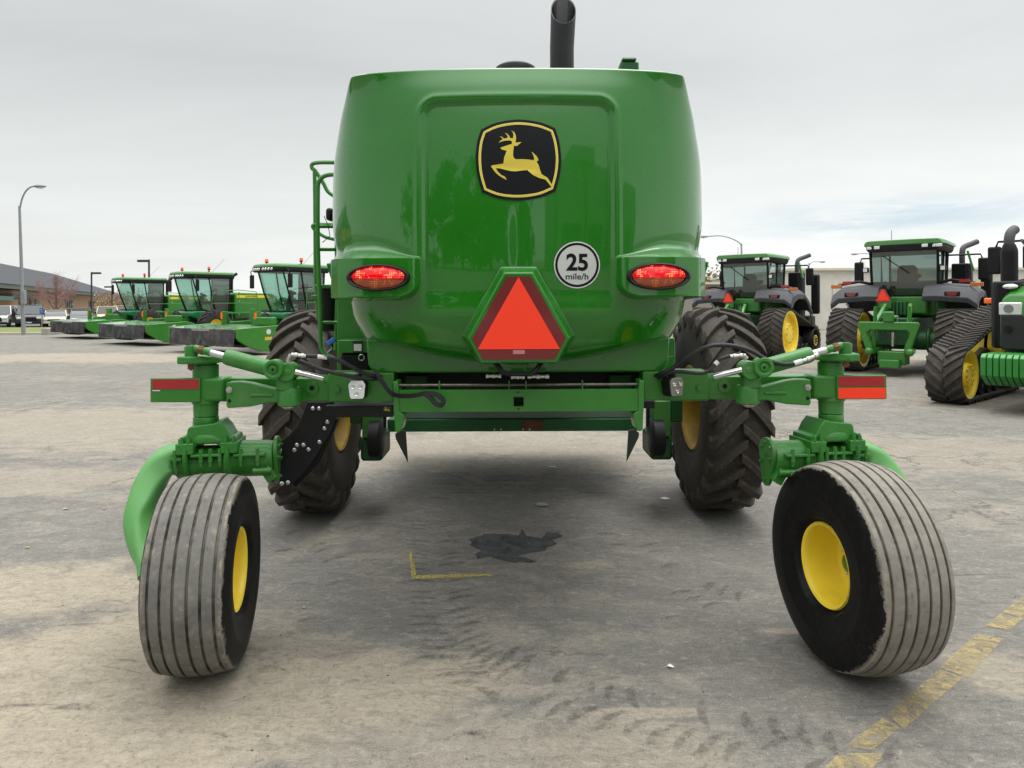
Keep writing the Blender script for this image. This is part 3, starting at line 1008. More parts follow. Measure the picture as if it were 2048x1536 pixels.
    bb.lathe([(0, .018), (.008, .018), (.008, .012), (.022, .012), (.022, .006), (.03, .006), (.03, 0)], q_(s, 459, 777, 3.99), (0, -1, 0), 10)
    bb.build('link_bolt', M_zinc, lo, WO)
    MB().cyl(q_(s, 459, 799, 3.989), q_(s, 459, 799, 3.987), .010, n=14).build('link_hole', M_pla, lo, WO)

    # ---------------- caster: everything that turns about the kingpin
    yaw = R(9)
    M = Matrix.Translation(K) @ Matrix.Rotation(yaw, 4, 'Z') @ Matrix.Diagonal((-s, 1, 1, 1))
    def lb(mb, name, m, parent=wind, **kw):
        if isinstance(mb, EACH):
            for q in mb.items: MB().merge(q, M).build(name, m, parent, WO, **kw)
            return None
        t = MB().merge(mb, M)
        return t.build(name, m, parent, WO, **kw)
    px2 = lambda px: (px - 412) / (F / 4.12)
    # yoke casting with an arched opening
    yk = MB().lathe([(zf(829), .066), (zf(831), .069), (zf(847), .069), (zf(852), .06)], (0, 0, 0), (0, 0, 1), 12)
    outl = [(390, 845), (434, 840), (446, 836), (458, 850), (466, 866), (476, 868), (478, 897), (449, 898), (447, 886), (440, 880), (404, 880), (399, 886), (396, 897), (368, 897), (368, 868), (384, 862), (386, 850)]
    yk.prism([V((px2(a), -.098, zf(b))) for a, b in outl], V((0, .19, 0)))
    def oval(z, a, b, ox=0, oy=0):
        return [V((ox + a * math.copysign(abs(math.cos(t)) ** .7, math.cos(t)), oy + b * math.copysign(abs(math.sin(t)) ** .7, math.sin(t)), z)) for t in [2 * math.pi * i / 24 for i in range(24)]]
    yk.loft([oval(zf(846), .064, .064), oval(zf(853), .074, .078, .006), oval(zf(862), .100, .100, .020), oval(zf(872), .135, .108, .028), oval(zf(879), .140, .104, .028)])
    for a, b in ((366, 399), (449, 481)):
        yk.box(px2(a), px2(b), -.125, .11, zf(898), zf(876))
    yoke = lb(yk, 'caster_yoke', M_cast, bevel=.010, seg=3)
    bl = EACH()
    for a, b in ((376, 876), (389, 876), (458, 876), (473, 876)):
        bl.lathe([(0, .017), (.006, .017), (.006, .012), (.024, .012), (.024, .006), (.034, .006), (.034, 0)], V((px2(a), -.108, zf(b))), (0, 0, 1), 8)
    bl.lathe([(0, .03), (.01, .03), (.01, .014), (.03, .014), (.03, 0)], V((0, -.03, zf(855))), (0, 0, -1), 10)
    lb(bl, 'yoke_bolt', M_cast, yoke)
    # horizontal housing
    zc = .98
    hs = MB().lathe([(-.165, .07), (-.16, .090), (-.10, .092), (-.095, .112), (-.07, .112), (-.068, .075), (.118, .075), (.12, .124), (.15, .124), (.155, .098), (.34, .094), (.372, .088), (.375, .07)], V((0, 0, zc)), (1, 0, 0), 30)
    hs.lathe([(-.15, .06), (-.145, .085), (.33, .088), (.34, .06)], V((0, 0, zc - .022)), (1, 0, 0), 30)
    hs.box(-.055, .11, -.122, .1, zc + .030, zc + .046)
    hs.box(.17, .34, -.122, .1, zc + .026, zc + .042)
    hs.box(-.16, -.1, -.118, .1, zc + .012, zc + .03)
    housing = lb(hs, 'suspension_housing', M_cast, bevel=.004)
    fl = EACH()
    for x in (-.135, .0, .05, .1, .21, .30):
        z = zc + (.032 if x < .15 else .028)
        fl.lathe([(-.012, .012), (.030, .012), (.030, .008), (.055, .008), (.055, 0)], V((x, -.112, z)), (0, 0, -1), 8)
        fl.items[-1].lathe([(0, .012), (.028, .012), (.028, 0)], V((x, -.112, z + .014)), (0, 0, 1), 6)
    lb(fl, 'housing_bolt', M_cast, housing)
    rb = EACH()
    for x in (-.082, .14):
        rb.tube([V((x, -.125 * math.cos(t), zc + .05 - .185 * math.sin(t) * .9)) for t in [R(a) for a in (-10, 10, 35, 60, 90)]], .013, 8, smooth=3)
    lb(rb, 'clamp_strap', M_cast, housing)
    # teardrop end plate
    ep = []
    for k in range(14):
        th = R(-20 + 220 * k / 13)
        ep.append((.082 * math.cos(th), .035 + .082 * math.sin(th)))
    for k in range(8):
        th = R(200 + 140 * k / 7)
        ep.append((.038 * math.cos(th) + .01, -.118 + .038 * math.sin(th)))
    pl = MB().prism([V((.376, a, zc + b)) for a, b in ep], V((.022, 0, 0)))
    plate = lb(pl, 'end_plate', M_cast, bevel=.004)
    pb = EACH()
    for a, b in ((-.052, .07), (.0, .092), (-.052, .005), (.0, .02), (.045, .06), (.012, -.118), (.045, -.02)):
        pb.lathe([(0, .013), (.004, .013), (.004, .009), (.014, .009), (.014, 0)], V((.398, a, zc + b)), (1, 0, 0), 6)
    lb(pb, 'plate_bolt', M_cast, plate)
    lg = MB().beam(V((.33, -.06, zc - .05)), V((.376, -.06, zc - .12)), .05, .06)
    lg.cyl(V((.27, -.10, zc - .06)), V((.376, -.10, zc - .06)), .018, n=12)
    lb(lg, 'plate_lug', M_cast, plate, bevel=.006)
    # swing arm
    RT, HW = (.487 if s < 0 else .516), .195
    wx, wy, wz = (.105 if s < 0 else .140), (-.42 if s < 0 else -.40), RT + .002
    path = [V((-.12, 0, .98)), V((-.17, 0, .985)), V((-.225, -.015, .96)), V((-.265, -.05, .89)), V((-.28, -.11, .80)), V((-.27, -.19, .70)), V((-.22, -.28, .60)), V((-.165, -.36, .53)), V((-.14, -.42, .49))]
    dense = catmull(path, 4)
    rg = []
    for i, p in enumerate(dense):
        d = (dense[min(i + 1, len(dense) - 1)] - dense[max(i - 1, 0)]).normalized()
        t = i / (len(dense) - 1)
        # plate faces outward; its broad side stays in the fore-and-aft direction
        fore = V((0, 1, 0)).lerp(V((0, .8, .6)), t)
        nx = (fore - d * fore.dot(d)).normalized()
        nb = d.cross(nx)
        wn = .085 + .03 * math.sin(math.pi * min(1, t * 1.2)); tn = .082 * (1 - t) + .040 * t + .012 * math.sin(math.pi * t)
        rg.append([p + nx * wn * math.copysign(abs(math.cos(a)) ** .5, math.cos(a)) + nb * tn * math.copysign(abs(math.sin(a)) ** .5, math.sin(a)) for a in [2 * math.pi * k / 24 for k in range(24)]])
    lb(MB().loft(rg), 'swing_arm', mat('green casting painted as lit', srgb(92, 158, 82), 0.45, coat=.2, var=.07, bump=.12, bs=120), smooth=50)  # lighter green paints the bright light falling on the arm
    # wheel with its own axis frame (x = axle)
    Mw = Matrix.Translation(M @ V((wx, wy, wz)) - WO) @ Matrix.Rotation(yaw, 4, 'Z') @ Matrix.Diagonal((1, 1, 1, 1))
    wheel = bpy.data.objects.new('caster_wheel', None); COL.objects.link(wheel); wheel.parent = wind; wheel.matrix_local = Mw; wheel.empty_display_size = .3
    prof = []
    gx = [-.142, -.086, -.03, .03, .086, .142]
    xs = sorted([-.17, .17, -.16, .16, 0] + [g + d for g in gx for d in (-.0075, -.0055, .0055, .0075)] + [-.115, -.058, .058, .115])
    for x in xs:
        r = RT - .85 * x * x
        if any(abs(x - g) < .0062 for g in gx): r -= .014
        prof.append((x, r))
    left = [(-.12, .205), (-.145, .215), (-.18, .245), (-.193, .31), (-.1965, .345), (-.1985, .352), (-.1975, .360), (-.1975, .38), (-.193, RT - .09), (-.186, RT - .052), (-.177, RT - .034)]
    prof = left + prof + [(-a, r) for a, r in reversed(left)]
    tw = MB()
    tw.lathe(prof, (0, 0, 0), (1, 0, 0), 96)
    tw.f = tw.f[:-2]; tw.m = tw.m[:-2]
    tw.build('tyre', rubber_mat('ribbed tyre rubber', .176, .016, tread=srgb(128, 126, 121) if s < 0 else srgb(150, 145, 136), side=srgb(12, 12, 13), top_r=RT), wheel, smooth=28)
    # moulded ring on the side wall
    rm = MB()
    rm.lathe([(.1995, .425), (.2035, .427), (.1995, .429)], (0, 0, 0), (1, 0, 0), 96) if False else None
    k = -s   # inner side towards the machine centre: +x on the left wheel
    rim = MB().lathe([(k * .150, .214), (k * .160, .208), (k * .154, .196), (k * .142, .190), (k * .12, .190), (k * .03, .184), (k * -.005, .180), (k * -.025, .170), (k * -.032, .15), (k * -.032, .06)], (0, 0, 0), (1, 0, 0), 48)
    rim.lathe([(k * -.12, .205), (k * -.158, .228)], (0, 0, 0), (1, 0, 0), 48)
    rim.f = [f for f in rim.f if len(f) <= 4]
    rim.m = [0] * len(rim.f)
    rim.build('rim', M_yel, wheel, smooth=35)
    hub = MB().lathe([(k * -.032, .07), (k * .0, .066), (k * .03, .045), (k * .036, .03), (k * .036, 0)], (0, 0, 0), (1, 0, 0), 24)
    hub.lathe([(k * -.086, .10), (k * -.15, .10)], (0, 0, 0), (1, 0, 0), 24)
    hub.build('hub', M_grn, wheel)
    nb_ = EACH()
    for j in range(6):
        th = R(60 * j + 15)
        nb_.lathe([(0, .012), (.018, .012), (.018, .006), (.026, 0)], V((k * -.032, .108 * math.cos(th), .108 * math.sin(th))), (k, 0, 0), 6)
    nb_.build('wheel_nut', M_zinc, wheel)

# worklights
for s, (pc_, tilt) in ((-1, ((714, 779.5), 0.0)), (1, ((1353, 774), 0.45))):
    c = P(pc_[0], pc_[1], 4.0)
    Mx = Matrix.Translation(c) @ Matrix.Rotation(tilt, 4, 'Z')
    hexp = [(-.047, .028), (-.032, .05), (.032, .05), (.047, .028), (.04, -.035), (.033, -.05), (-.033, -.05), (-.04, -.035)]
    bo = MB().merge(MB().prism([V((a * 1.08, 0, b * 1.08)) for a, b in hexp], V((0, .075, 0))), Mx)
    bo.merge(MB().cyl(V((0, .04, .05)), V((0, .04, .085)), .02, n=12), Mx)
    lo = bo.build('work_light', M_pla, wind, WO, bevel=.006)
    MB().merge(MB().prism([V((a, -.006, b)) for a, b in hexp], V((0, .005, 0))), Mx).build('lamp_face', mat('white lamp face', srgb(226, 228, 226), 0.25, coat=.5) if s < 0 else mat('smoked lamp face', srgb(120, 118, 104), 0.15, coat=.8), lo, WO, bevel=.003)
    ld = EACH()
    for a, b in ((-.021, .018), (.021, .018), (0, -.022)):
        ld.merge(MB().lathe([(0, .013), (.004, .012), (.001, .006), (.006, .004), (.008, 0)], V((a, -.0065, b)), (0, -1, 0), 14), Mx)
    ld.build('lamp_led', mat('led reflector', (.8, .8, .78), 0.15, metal=.9), lo, WO)

# hoses
def hose(pts, name='hydraulic_hose', r=.0115, m=None, Y=3.97, k=6):
    return MB().tube([P(p[0], p[1], p[2] if len(p) > 2 else Y) for p in pts], r, 10, smooth=k).build(name, m or M_hose, wind, WO)
def fitting(pts, Y=3.95, r=.013):
    f = MB()
    q = [P(a, b, Y) for a, b in pts]
    for a, b in zip(q, q[1:]):
        n = max(2, int((b - a).length / .016))
        for i in range(n):
            f.cyl(a.lerp(b, i / n), a.lerp(b, (i + .9) / n), r * (1.0 if i % 2 else .78), n=8)
    return f.build('hose_fitting', M_zinc, wind, WO)
hose([(612, 712, 3.93), (640, 713, 3.93), (672, 718, 3.93), (700, 732, 3.95), (725, 745, 4.0), (752, 752, 4.05), (775, 753, 4.2)])
hose([(600, 722, 3.98), (640, 738, 3.96), (680, 748, 3.95), (720, 756, 4.0), (750, 758, 4.05), (765, 752, 4.2)])
fitting([(578, 716), (583, 709), (622, 714)]); fitting([(577, 716), (577, 726)])
MB().cyl(P(636, 713, 3.93), P(655, 715, 3.93), .0125, n=12).build('hose_label', M_white, wind, WO)
hose([(1300, 755, 4.2), (1320, 748, 4.05), (1350, 733, 4.0), (1385, 707, 3.95), (1420, 692, 3.93), (1460, 691, 3.93), (1500, 701, 3.93), (1535, 720, 3.93), (1565, 728, 3.93), (1590, 727, 3.93)], r=.012)
hose([(1305, 758, 4.2), (1325, 752, 4.05), (1352, 743, 4.0), (1390, 746, 3.95), (1412, 744, 3.95), (1428, 732, 3.95), (1440, 719, 3.95), (1460, 712, 3.95)], r=.011)
fitting([(1460, 713), (1492, 711)]); fitting([(1484, 709), (1494, 718)])
fitting([(1606, 722), (1622, 716), (1637, 709)], 3.93)
MB().cyl(P(1588, 727, 3.93), P(1604, 722, 3.93), .0135, n=12).build('hose_label', M_white, wind, WO)
MB().cyl(P(1430, 729, 3.95), P(1436, 723, 3.95), .0128, n=12).build('hose_label', M_white, wind, WO)

# loose black strap
def ribbon(pts, w, Y, name):
    d = catmull([P(a, b, yy) for a, b, yy in pts], 6)
    rg = []
    for i, p in enumerate(d):
        t = (d[min(i + 1, len(d) - 1)] - d[max(i - 1, 0)]).normalized()
        n = V((0, 1, 0)).cross(t).normalized()
        tw = n * w / 2 + V((0, w * .25 * math.sin(i * .15), 0))
        nn = t.cross(tw).normalized() * .002
        rg.append([p + tw + nn, p + tw - nn, p - tw - nn, p - tw + nn])
    return MB().loft(rg).build(name, mat('black webbing', srgb(16, 17, 22), 0.75), wind, WO)
ribbon([(752, 742, 4.05), (765, 765, 3.98), (785, 788, 3.9), (820, 792, 3.9), (850, 787, 3.89), (872, 789, 3.88), (886, 799, 3.87), (884, 810, 3.86), (872, 808, 3.87), (860, 795, 3.88), (848, 787, 3.885)], .025, 3.9, 'tie_strap')

# black shield plate and skirt on the left, with pale bolts
bp_ = MB().prism([P(x, y, 4.32) for x, y in ((614, 804), (668, 804), (672, 837), (662, 862), (636, 905), (614, 938), (583, 970), (558, 971), (556, 886), (576, 872), (594, 853), (606, 828))], V((0, .012, 0)))
bpo = bp_.build('shield_plate', M_blk, wind, WO, bevel=.003)
MB().prism([P(x, y, 4.335) for x, y in ((668, 837), (676, 840), (640, 925), (592, 975), (585, 968))], V((0, .05, 0))).build('shield_edge', M_pla, bpo, WO)
sb = EACH()
for x, y in ((626, 817), (638.5, 817), (655, 844), (649, 857), (594, 890), (607, 890), (560, 900), (589, 900), (617, 899), (639, 884), (564, 967), (576, 965)):
    sb.lathe([(0, .0125), (.003, .0125), (.009, .007), (.010, 0)], P(x, y, 4.318), (0, -1, 0), 14)
sb.build('shield_bolt', M_bolt, bpo, WO)
a, b = P(650, 835, 4.25), P(786, 811, 4.25)
MB().box(a.x, b.x, 4.25, 4.4, a.z, b.z).build('black_skirt', M_blk, wind, WO, bevel=.004)
lbx = MB().prism([P(x, y, 4.246) for x, y in ((767, 813), (782, 813), (782.5, 819), (778, 824), (771, 824), (767, 820))], V((0, .003, 0))).build('small_badge', mat('green badge', srgb(60, 96, 40), .4), wind, WO)
MB().prism([P(767 + (x - 400) / 940 * 14, 814 + (y - 308) / 860 * 9, 4.244) for x, y in deer], V((0, .001, 0))).build('badge_deer', M_ylin, lbx, WO)

# drive wheels with lugs
def lugged_tyre(Rt, W, n_lug, lug_h, lug_w, rim_r, k):
    Rc = Rt - lug_h
    hw = W / 2
    sec = [(-hw * .80, rim_r), (-hw * .96, rim_r + .06), (-hw * 1.02, (rim_r + Rc) / 2), (-hw * .97, Rc - .07), (-hw * .84, Rc - .018), (-hw * .5, Rc), (0, Rc + .006)]
    sec += [(-a, r) for a, r in reversed(sec[:-1])]
    mb = MB().lathe(sec, (0, 0, 0), (1, 0, 0), 72)
    mb.f = mb.f[:-2]; mb.m = mb.m[:-2]
    for side in (-1, 1):
        for i in range(n_lug):
            ph0 = 2 * math.pi * (i + (0.5 if side > 0 else 0)) / n_lug
            rings = []
            ts = [0, .12, .3, .5, .7, .86, .95, 1.0]
            for t in ts:
                x = side * (-.02 + (hw * 1.02 + .02) * t)
                xa = abs(x)
                ph = ph0 + k * (.05 + .33 * t ** 1.2)
                # base radius follows the carcass, top follows a flatter crown
                rb = Rc - .03 - max(0, (xa / hw - .8)) * .35
                rtp = Rt - .035 * (xa / hw) ** 2.5
                if t > .9: rtp -= (t - .9) * .35
                lw = lug_w * (1 + .35 * t) / 2
                slope = .40 * 1.25 * t ** .25 * Rt / (hw * 1.02)
                for_ = []
                for sgn, rad, grow in ((-1, rb, 1.35), (1, rb, 1.35), (1, rtp, 1.0), (-1, rtp, 1.0)):
                    a = ph + sgn * lw * grow / Rt * 1.15
                    for_.append(V((x, rad * math.cos(a), rad * math.sin(a))))
                rings.append(for_)
            mb.loft(rings)
    return mb


for s in (-1, 1):
    c = V((XC + s * 1.80, 6.59, .905))
    wh = bpy.data.objects.new('drive_wheel', None); COL.objects.link(wh); wh.parent = wind; wh.matrix_local = Matrix.Translation(c - WO); wh.empty_display_size = .5
    # tread chevrons: from behind the lugs climb from outside to the middle
    lugged_tyre(.905, .50, 23, .060, .060, .37, 1).build('tyre', rubber_mat('lugged tyre rubber', .30, .05, side=srgb(24, 23, 22), tread=srgb(80, 75, 69), groove=False, lug=True), wh, smooth=30, bevel=.006)
    k = -s
    rim = MB().lathe([(k * .215, .385), (k * .225, .372), (k * .21, .352), (k * .10, .34), (k * .02, .31), (k * .0, .24), (k * .0, .08)], (0, 0, 0), (1, 0, 0), 48)
    rim.lathe([(k * -.215, .385), (k * -.10, .34), (k * -.02, .30)], (0, 0, 0), (1, 0, 0), 48)
    rim.f = [f for f in rim.f if len(f) <= 4]; rim.m = [0] * len(rim.f)
    rim.build('rim', M_yeld, wh, smooth=35)
    # final drive leg
    def fb(x0, y0, x1, y1, Y, d, name, m, bev=.01):
        a, b = V((XC - s * (x0 - 1037) * Y / F * -1 * -1, 0, 0)), None
        xa, xb = XC + s * abs(1037 - x0) * Y / F, XC + s * abs(1037 - x1) * Y / F
        return MB().box(min(xa, xb), max(xa, xb), Y, Y + d, EYE + (HZ - y1) * Y / F, EYE + (HZ - y0) * Y / F).build(name, m, wind, WO, bevel=bev)
    fb(728, 803, 764, 875, 6.3, .35, 'drive_leg', M_grn)
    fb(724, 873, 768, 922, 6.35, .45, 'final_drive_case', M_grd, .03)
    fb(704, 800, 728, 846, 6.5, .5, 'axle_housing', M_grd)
    xx = XC + s * abs(1037 - 754) * 6.3 / F
    dm = MB().lathe([(-.10, .11), (-.09, .165), (.0, .17), (.02, .13), (.03, .06)], V((XC + s * (1037 - 764) * 6.3 / F, 6.35, .68)), (-s, 0, 0), 28)
    dm.build('wheel_motor', M_pla, wind, WO)
    MB().tube([V((XC + s * (1037 - 772) * 6.2 / F, 6.2, 1.15)), V((XC + s * (1037 - 774) * 6.2 / F, 6.2, .8))], .012, 8).build('motor_line', M_pla, wind, WO)

# left-hand ladder, filter and boxes
lad = MB()
YL = 4.95
lad.tube([P(x, y, YL) for x, y in ((672, 349), (656, 350), (644, 355), (637, 366), (635.5, 385), (635.5, 480), (638, 560), (641, 640), (641.5, 685), (645, 700), (656, 712), (668, 716))], .0155, 10, smooth=4)
ldo = lad.build('ladder', M_grn, wind, WO)
lt = MB()
lt.tube([P(674, 350, YL + .1), P(673, 460, YL + .1), P(674, 600, YL + .1), P(671, 700, YL + .1)], .014, 10)
lt.build('ladder_rail', M_grn, ldo, WO)
for y, x1 in ((453, 674), (499, 674), (645, 712)):
    MB().cyl(P(637, y, YL), P(x1, y, YL + .1), .0125, n=10).build('ladder_rung', M_grn, ldo, WO)
MB().tube([P(x, y, YL + .55) for x, y in ((672, 325), (640, 325), (625, 328), (624, 336), (632, 344), (646, 365), (655, 382), (668, 392))], .0155, 8, smooth=4).build('grab_rail', M_grn, ldo, WO)
MB().tube([P(x, y, YL + .5) for x, y in ((629, 338), (630, 400), (631, 560), (636, 640))], .015, 8).build('grab_rail', M_grn, ldo, WO)
MB().tube([P(x, y, YL + .45) for x, y in ((672, 449), (632, 449), (625, 453), (632, 462), (650, 474), (670, 479))], .013, 8, smooth=3).build('grab_rail', M_grn, ldo, WO)
MB().box(P(641, 0, YL).x, P(656, 0, YL).x, YL + .1, YL + .2, P(0, 440, YL).z, P(0, 414, YL).z).build('side_lamp', M_pla, wind, WO, bevel=.02)
MB().tube([P(648, 432, YL), P(656, 450, YL), P(660, 472, YL), P(645, 485, YL)], .003, 6).build('lamp_wire', M_pla, wind, WO)
fc = P(657, 620, 5.1)
MB().lathe([(P(0, 665, 5.1).z, .05), (P(0, 660, 5.1).z, .075), (P(0, 592, 5.1).z, .075), (P(0, 590, 5.1).z, .08), (P(0, 576, 5.1).z, .08), (P(0, 574, 5.1).z, .07)], V((fc.x, 5.1, 0)), (0, 0, 1), 24).build('air_filter', M_pla, wind, WO)
def lbox(x0, y0, x1, y1, Y, d, name, m, parent=wind, bev=.005):
    a, b = P(x0, y1, Y), P(x1, y0, Y)
    return MB().box(a.x, b.x, Y, Y + d, a.z, b.z).build(name, m, parent, WO, bevel=bev)
lbox(628, 569, 678, 577, 5.0, .3, 'platform_edge', M_grn)
lbox(622, 590, 637, 600, 5.05, .1, 'side_box', M_grn)
lbox(674, 590, 760, 745, 4.85, .4, 'side_panel', M_grn)
bxo = lbox(676, 680, 740, 706, 4.6, .22, 'battery_box', M_grn)
lbox(706, 682, 724, 705, 4.59, .008, 'box_label', M_blk, bxo, 0)
lbox(707.5, 688, 723, 702, 4.585, .004, 'box_sticker', M_white, bxo, 0)
lbox(680, 706, 742, 748, 4.62, .2, 'black_tank', M_pla, wind, .02)
kr = P(723, 712, 4.55)
MB().tube([kr + V((.018 * math.cos(t), 0, .018 * math.sin(t) - .01)) for t in [2 * math.pi * i / 16 for i in range(17)]], .004, 6).build('key_ring', M_zinc, wind, WO)
MB().beam(P(655, 688, 4.7), P(669, 678, 4.7), .03, .028).build('blue_clip', M_blue, wind, WO, bevel=.004)
MB().tube([P(661, 692, 4.72), P(664, 697, 4.72), P(655, 705, 4.72)], .004, 6).build('clip_wire', M_zinc, wind, WO)
a, b = V((XC + .84, 0, 0)), 0
MB().box(XC + .90, XC + 1.0, 4.6, 4.75, P(1350, 748, 4.6).z, P(1350, 676, 4.6).z).build('side_panel', M_grn, wind, WO, bevel=.005)
# ================================================================== sky, light, ground
world = bpy.data.worlds.new('World')
scene.world = world
world.use_nodes = True
wt = NT(world.node_tree)
for n in list(world.node_tree.nodes): world.node_tree.nodes.remove(n)
wo = wt.n('ShaderNodeOutputWorld'); bg = wt.n('ShaderNodeBackground'); wt.l(bg.outputs[0], wo.inputs[0])
bg.inputs['Strength'].default_value = 0.1
SUN_EL, SUN_AZ = 76.0, 40.0     # azimuth clockwise from +Y
sky = wt.n('ShaderNodeTexSky', sky_type='NISHITA', sun_disc=False, sun_elevation=R(SUN_EL), sun_rotation=R(SUN_AZ), dust_density=2.0, ozone_density=1.5)
dirv = wt.n('ShaderNodeTexCoord').outputs['Generated']
sx = wt.n('ShaderNodeSeparateXYZ'); wt.l(dirv, sx.inputs[0])
# cloud layer seen in perspective: direction divided by its height
den = wt.math('ADD', wt.math('MAXIMUM', sx.outputs[2], 0.0), 0.12)
cv = wt.n('ShaderNodeCombineXYZ')
wt.l(wt.math('DIVIDE', sx.outputs[0], den), cv.inputs[0]); wt.l(wt.math('DIVIDE', sx.outputs[1], den), cv.inputs[1])
cl1 = wt.noise(wt.mapping(cv.outputs[0], (0.55, 0.8, 1), loc=(3.1, 1.7, 0)), 1.0, 9, 0.58, 0.5)
cl2 = wt.noise(wt.mapping(cv.outputs[0], (0.22, 0.35, 1), loc=(7.3, 4.2, 0)), 1.0, 6, 0.5, 0.3)
base = wt.ramp(sx.outputs[2], [(0.0, (8.0, 8.2, 7.9, 1)), (0.12, (7.2, 7.4, 7.25, 1)), (0.30, (5.7, 5.9, 5.85, 1)), (0.48, (6.2, 6.4, 6.4, 1)), (0.75, (18.0, 18.2, 18.2, 1)), (1.0, (24, 24.2, 24.2, 1))])
tone = wt.math('MULTIPLY_ADD', wt.math('ADD', cl1, cl2), 0.30, 0.73)
# the sky right of the machine is a touch brighter
tone = wt.math('MULTIPLY', tone, wt.math('MULTIPLY_ADD', sx.outputs[0], 0.12, 1.0))
cloud = wt.mix(1.0, base, tone, 'MULTIPLY')
# thin break low on the right where pale blue shows through
bdx = wt.math('DIVIDE', wt.math('SUBTRACT', sx.outputs[0], 0.46), 0.17)
bdz = wt.math('DIVIDE', wt.math('SUBTRACT', sx.outputs[2], 0.103), 0.028)
dist = wt.math('SQRT', wt.math('ADD', wt.math('POWER', bdx, 2.0), wt.math('POWER', bdz, 2.0)))
wisp = wt.noise(wt.mapping(dirv, (9, 9, 60)), 1.0, 6, 0.6, 0.6)
brk = wt.math('MULTIPLY', wt.math('SUBTRACT', 1.25, dist, clamp=True), wt.math('GREATER_THAN', sx.outputs[1], 0.0))
brk = wt.math('MULTIPLY', brk, wt.ramp(wisp, [(0.36, 0.15), (0.62, 1.0)]))
brk = wt.math('MULTIPLY', brk, 0.75)
blue = wt.mix(0.75, sky.outputs[0], (5.0, 6.3, 7.3, 1))
cloud2 = wt.mix(brk, cloud, blue)
# bright rim of cloud under the break
rim_ = wt.ramp(wt.math('ABSOLUTE', wt.math('SUBTRACT', sx.outputs[2], wt.math('MULTIPLY_ADD', wisp, 0.03, 0.118))), [(0.0, 0.12), (0.012, 0.0)])
cloud3 = wt.mix(wt.math('MULTIPLY', rim_, wt.math('GREATER_THAN', sx.outputs[0], 0.2)), cloud2, (8.0, 8.1, 8.2, 1))
fin = wt.mix(0.04, cloud3, sky.outputs[0])
wt.l(fin, bg.inputs['Color'])

sd = bpy.data.lights.new('sun', 'SUN'); sd.energy = 1.2; sd.angle = R(35); sd.color = (1.0, 0.97, 0.92)
sun = bpy.data.objects.new('sun', sd); COL.objects.link(sun)
az, el = R(SUN_AZ), R(SUN_EL)
dvec = V((math.sin(az) * math.cos(el), math.cos(az) * math.cos(el), math.sin(el)))
sun.rotation_euler = dvec.to_track_quat('Z', 'Y').to_euler()
sun.location = (0, -10, 30)

vs_ = scene.view_settings
scene.display_settings.display_device = 'sRGB'
vs_.view_transform = 'Standard'; vs_.look = 'None'; vs_.exposure = 0.3; vs_.gamma = 1.0; vs_.use_curve_mapping = False
scene.cycles.max_bounces = 6; scene.cycles.diffuse_bounces = 3; scene.cycles.glossy_bounces = 4
scene.cycles.transparent_max_bounces = 12; scene.cycles.transmission_bounces = 4
scene.cycles.use_denoising = True


def GY(py):
    return F * EYE / (py - HZ)


def GP(px, py, z=0.0):
    """photo pixel on the ground plane -> world (roll removed)"""
    p = P(px, py, 10.0)
    t = (EYE - z) / (EYE - p.z)
    return V((p.x * t, 10 * t, z))


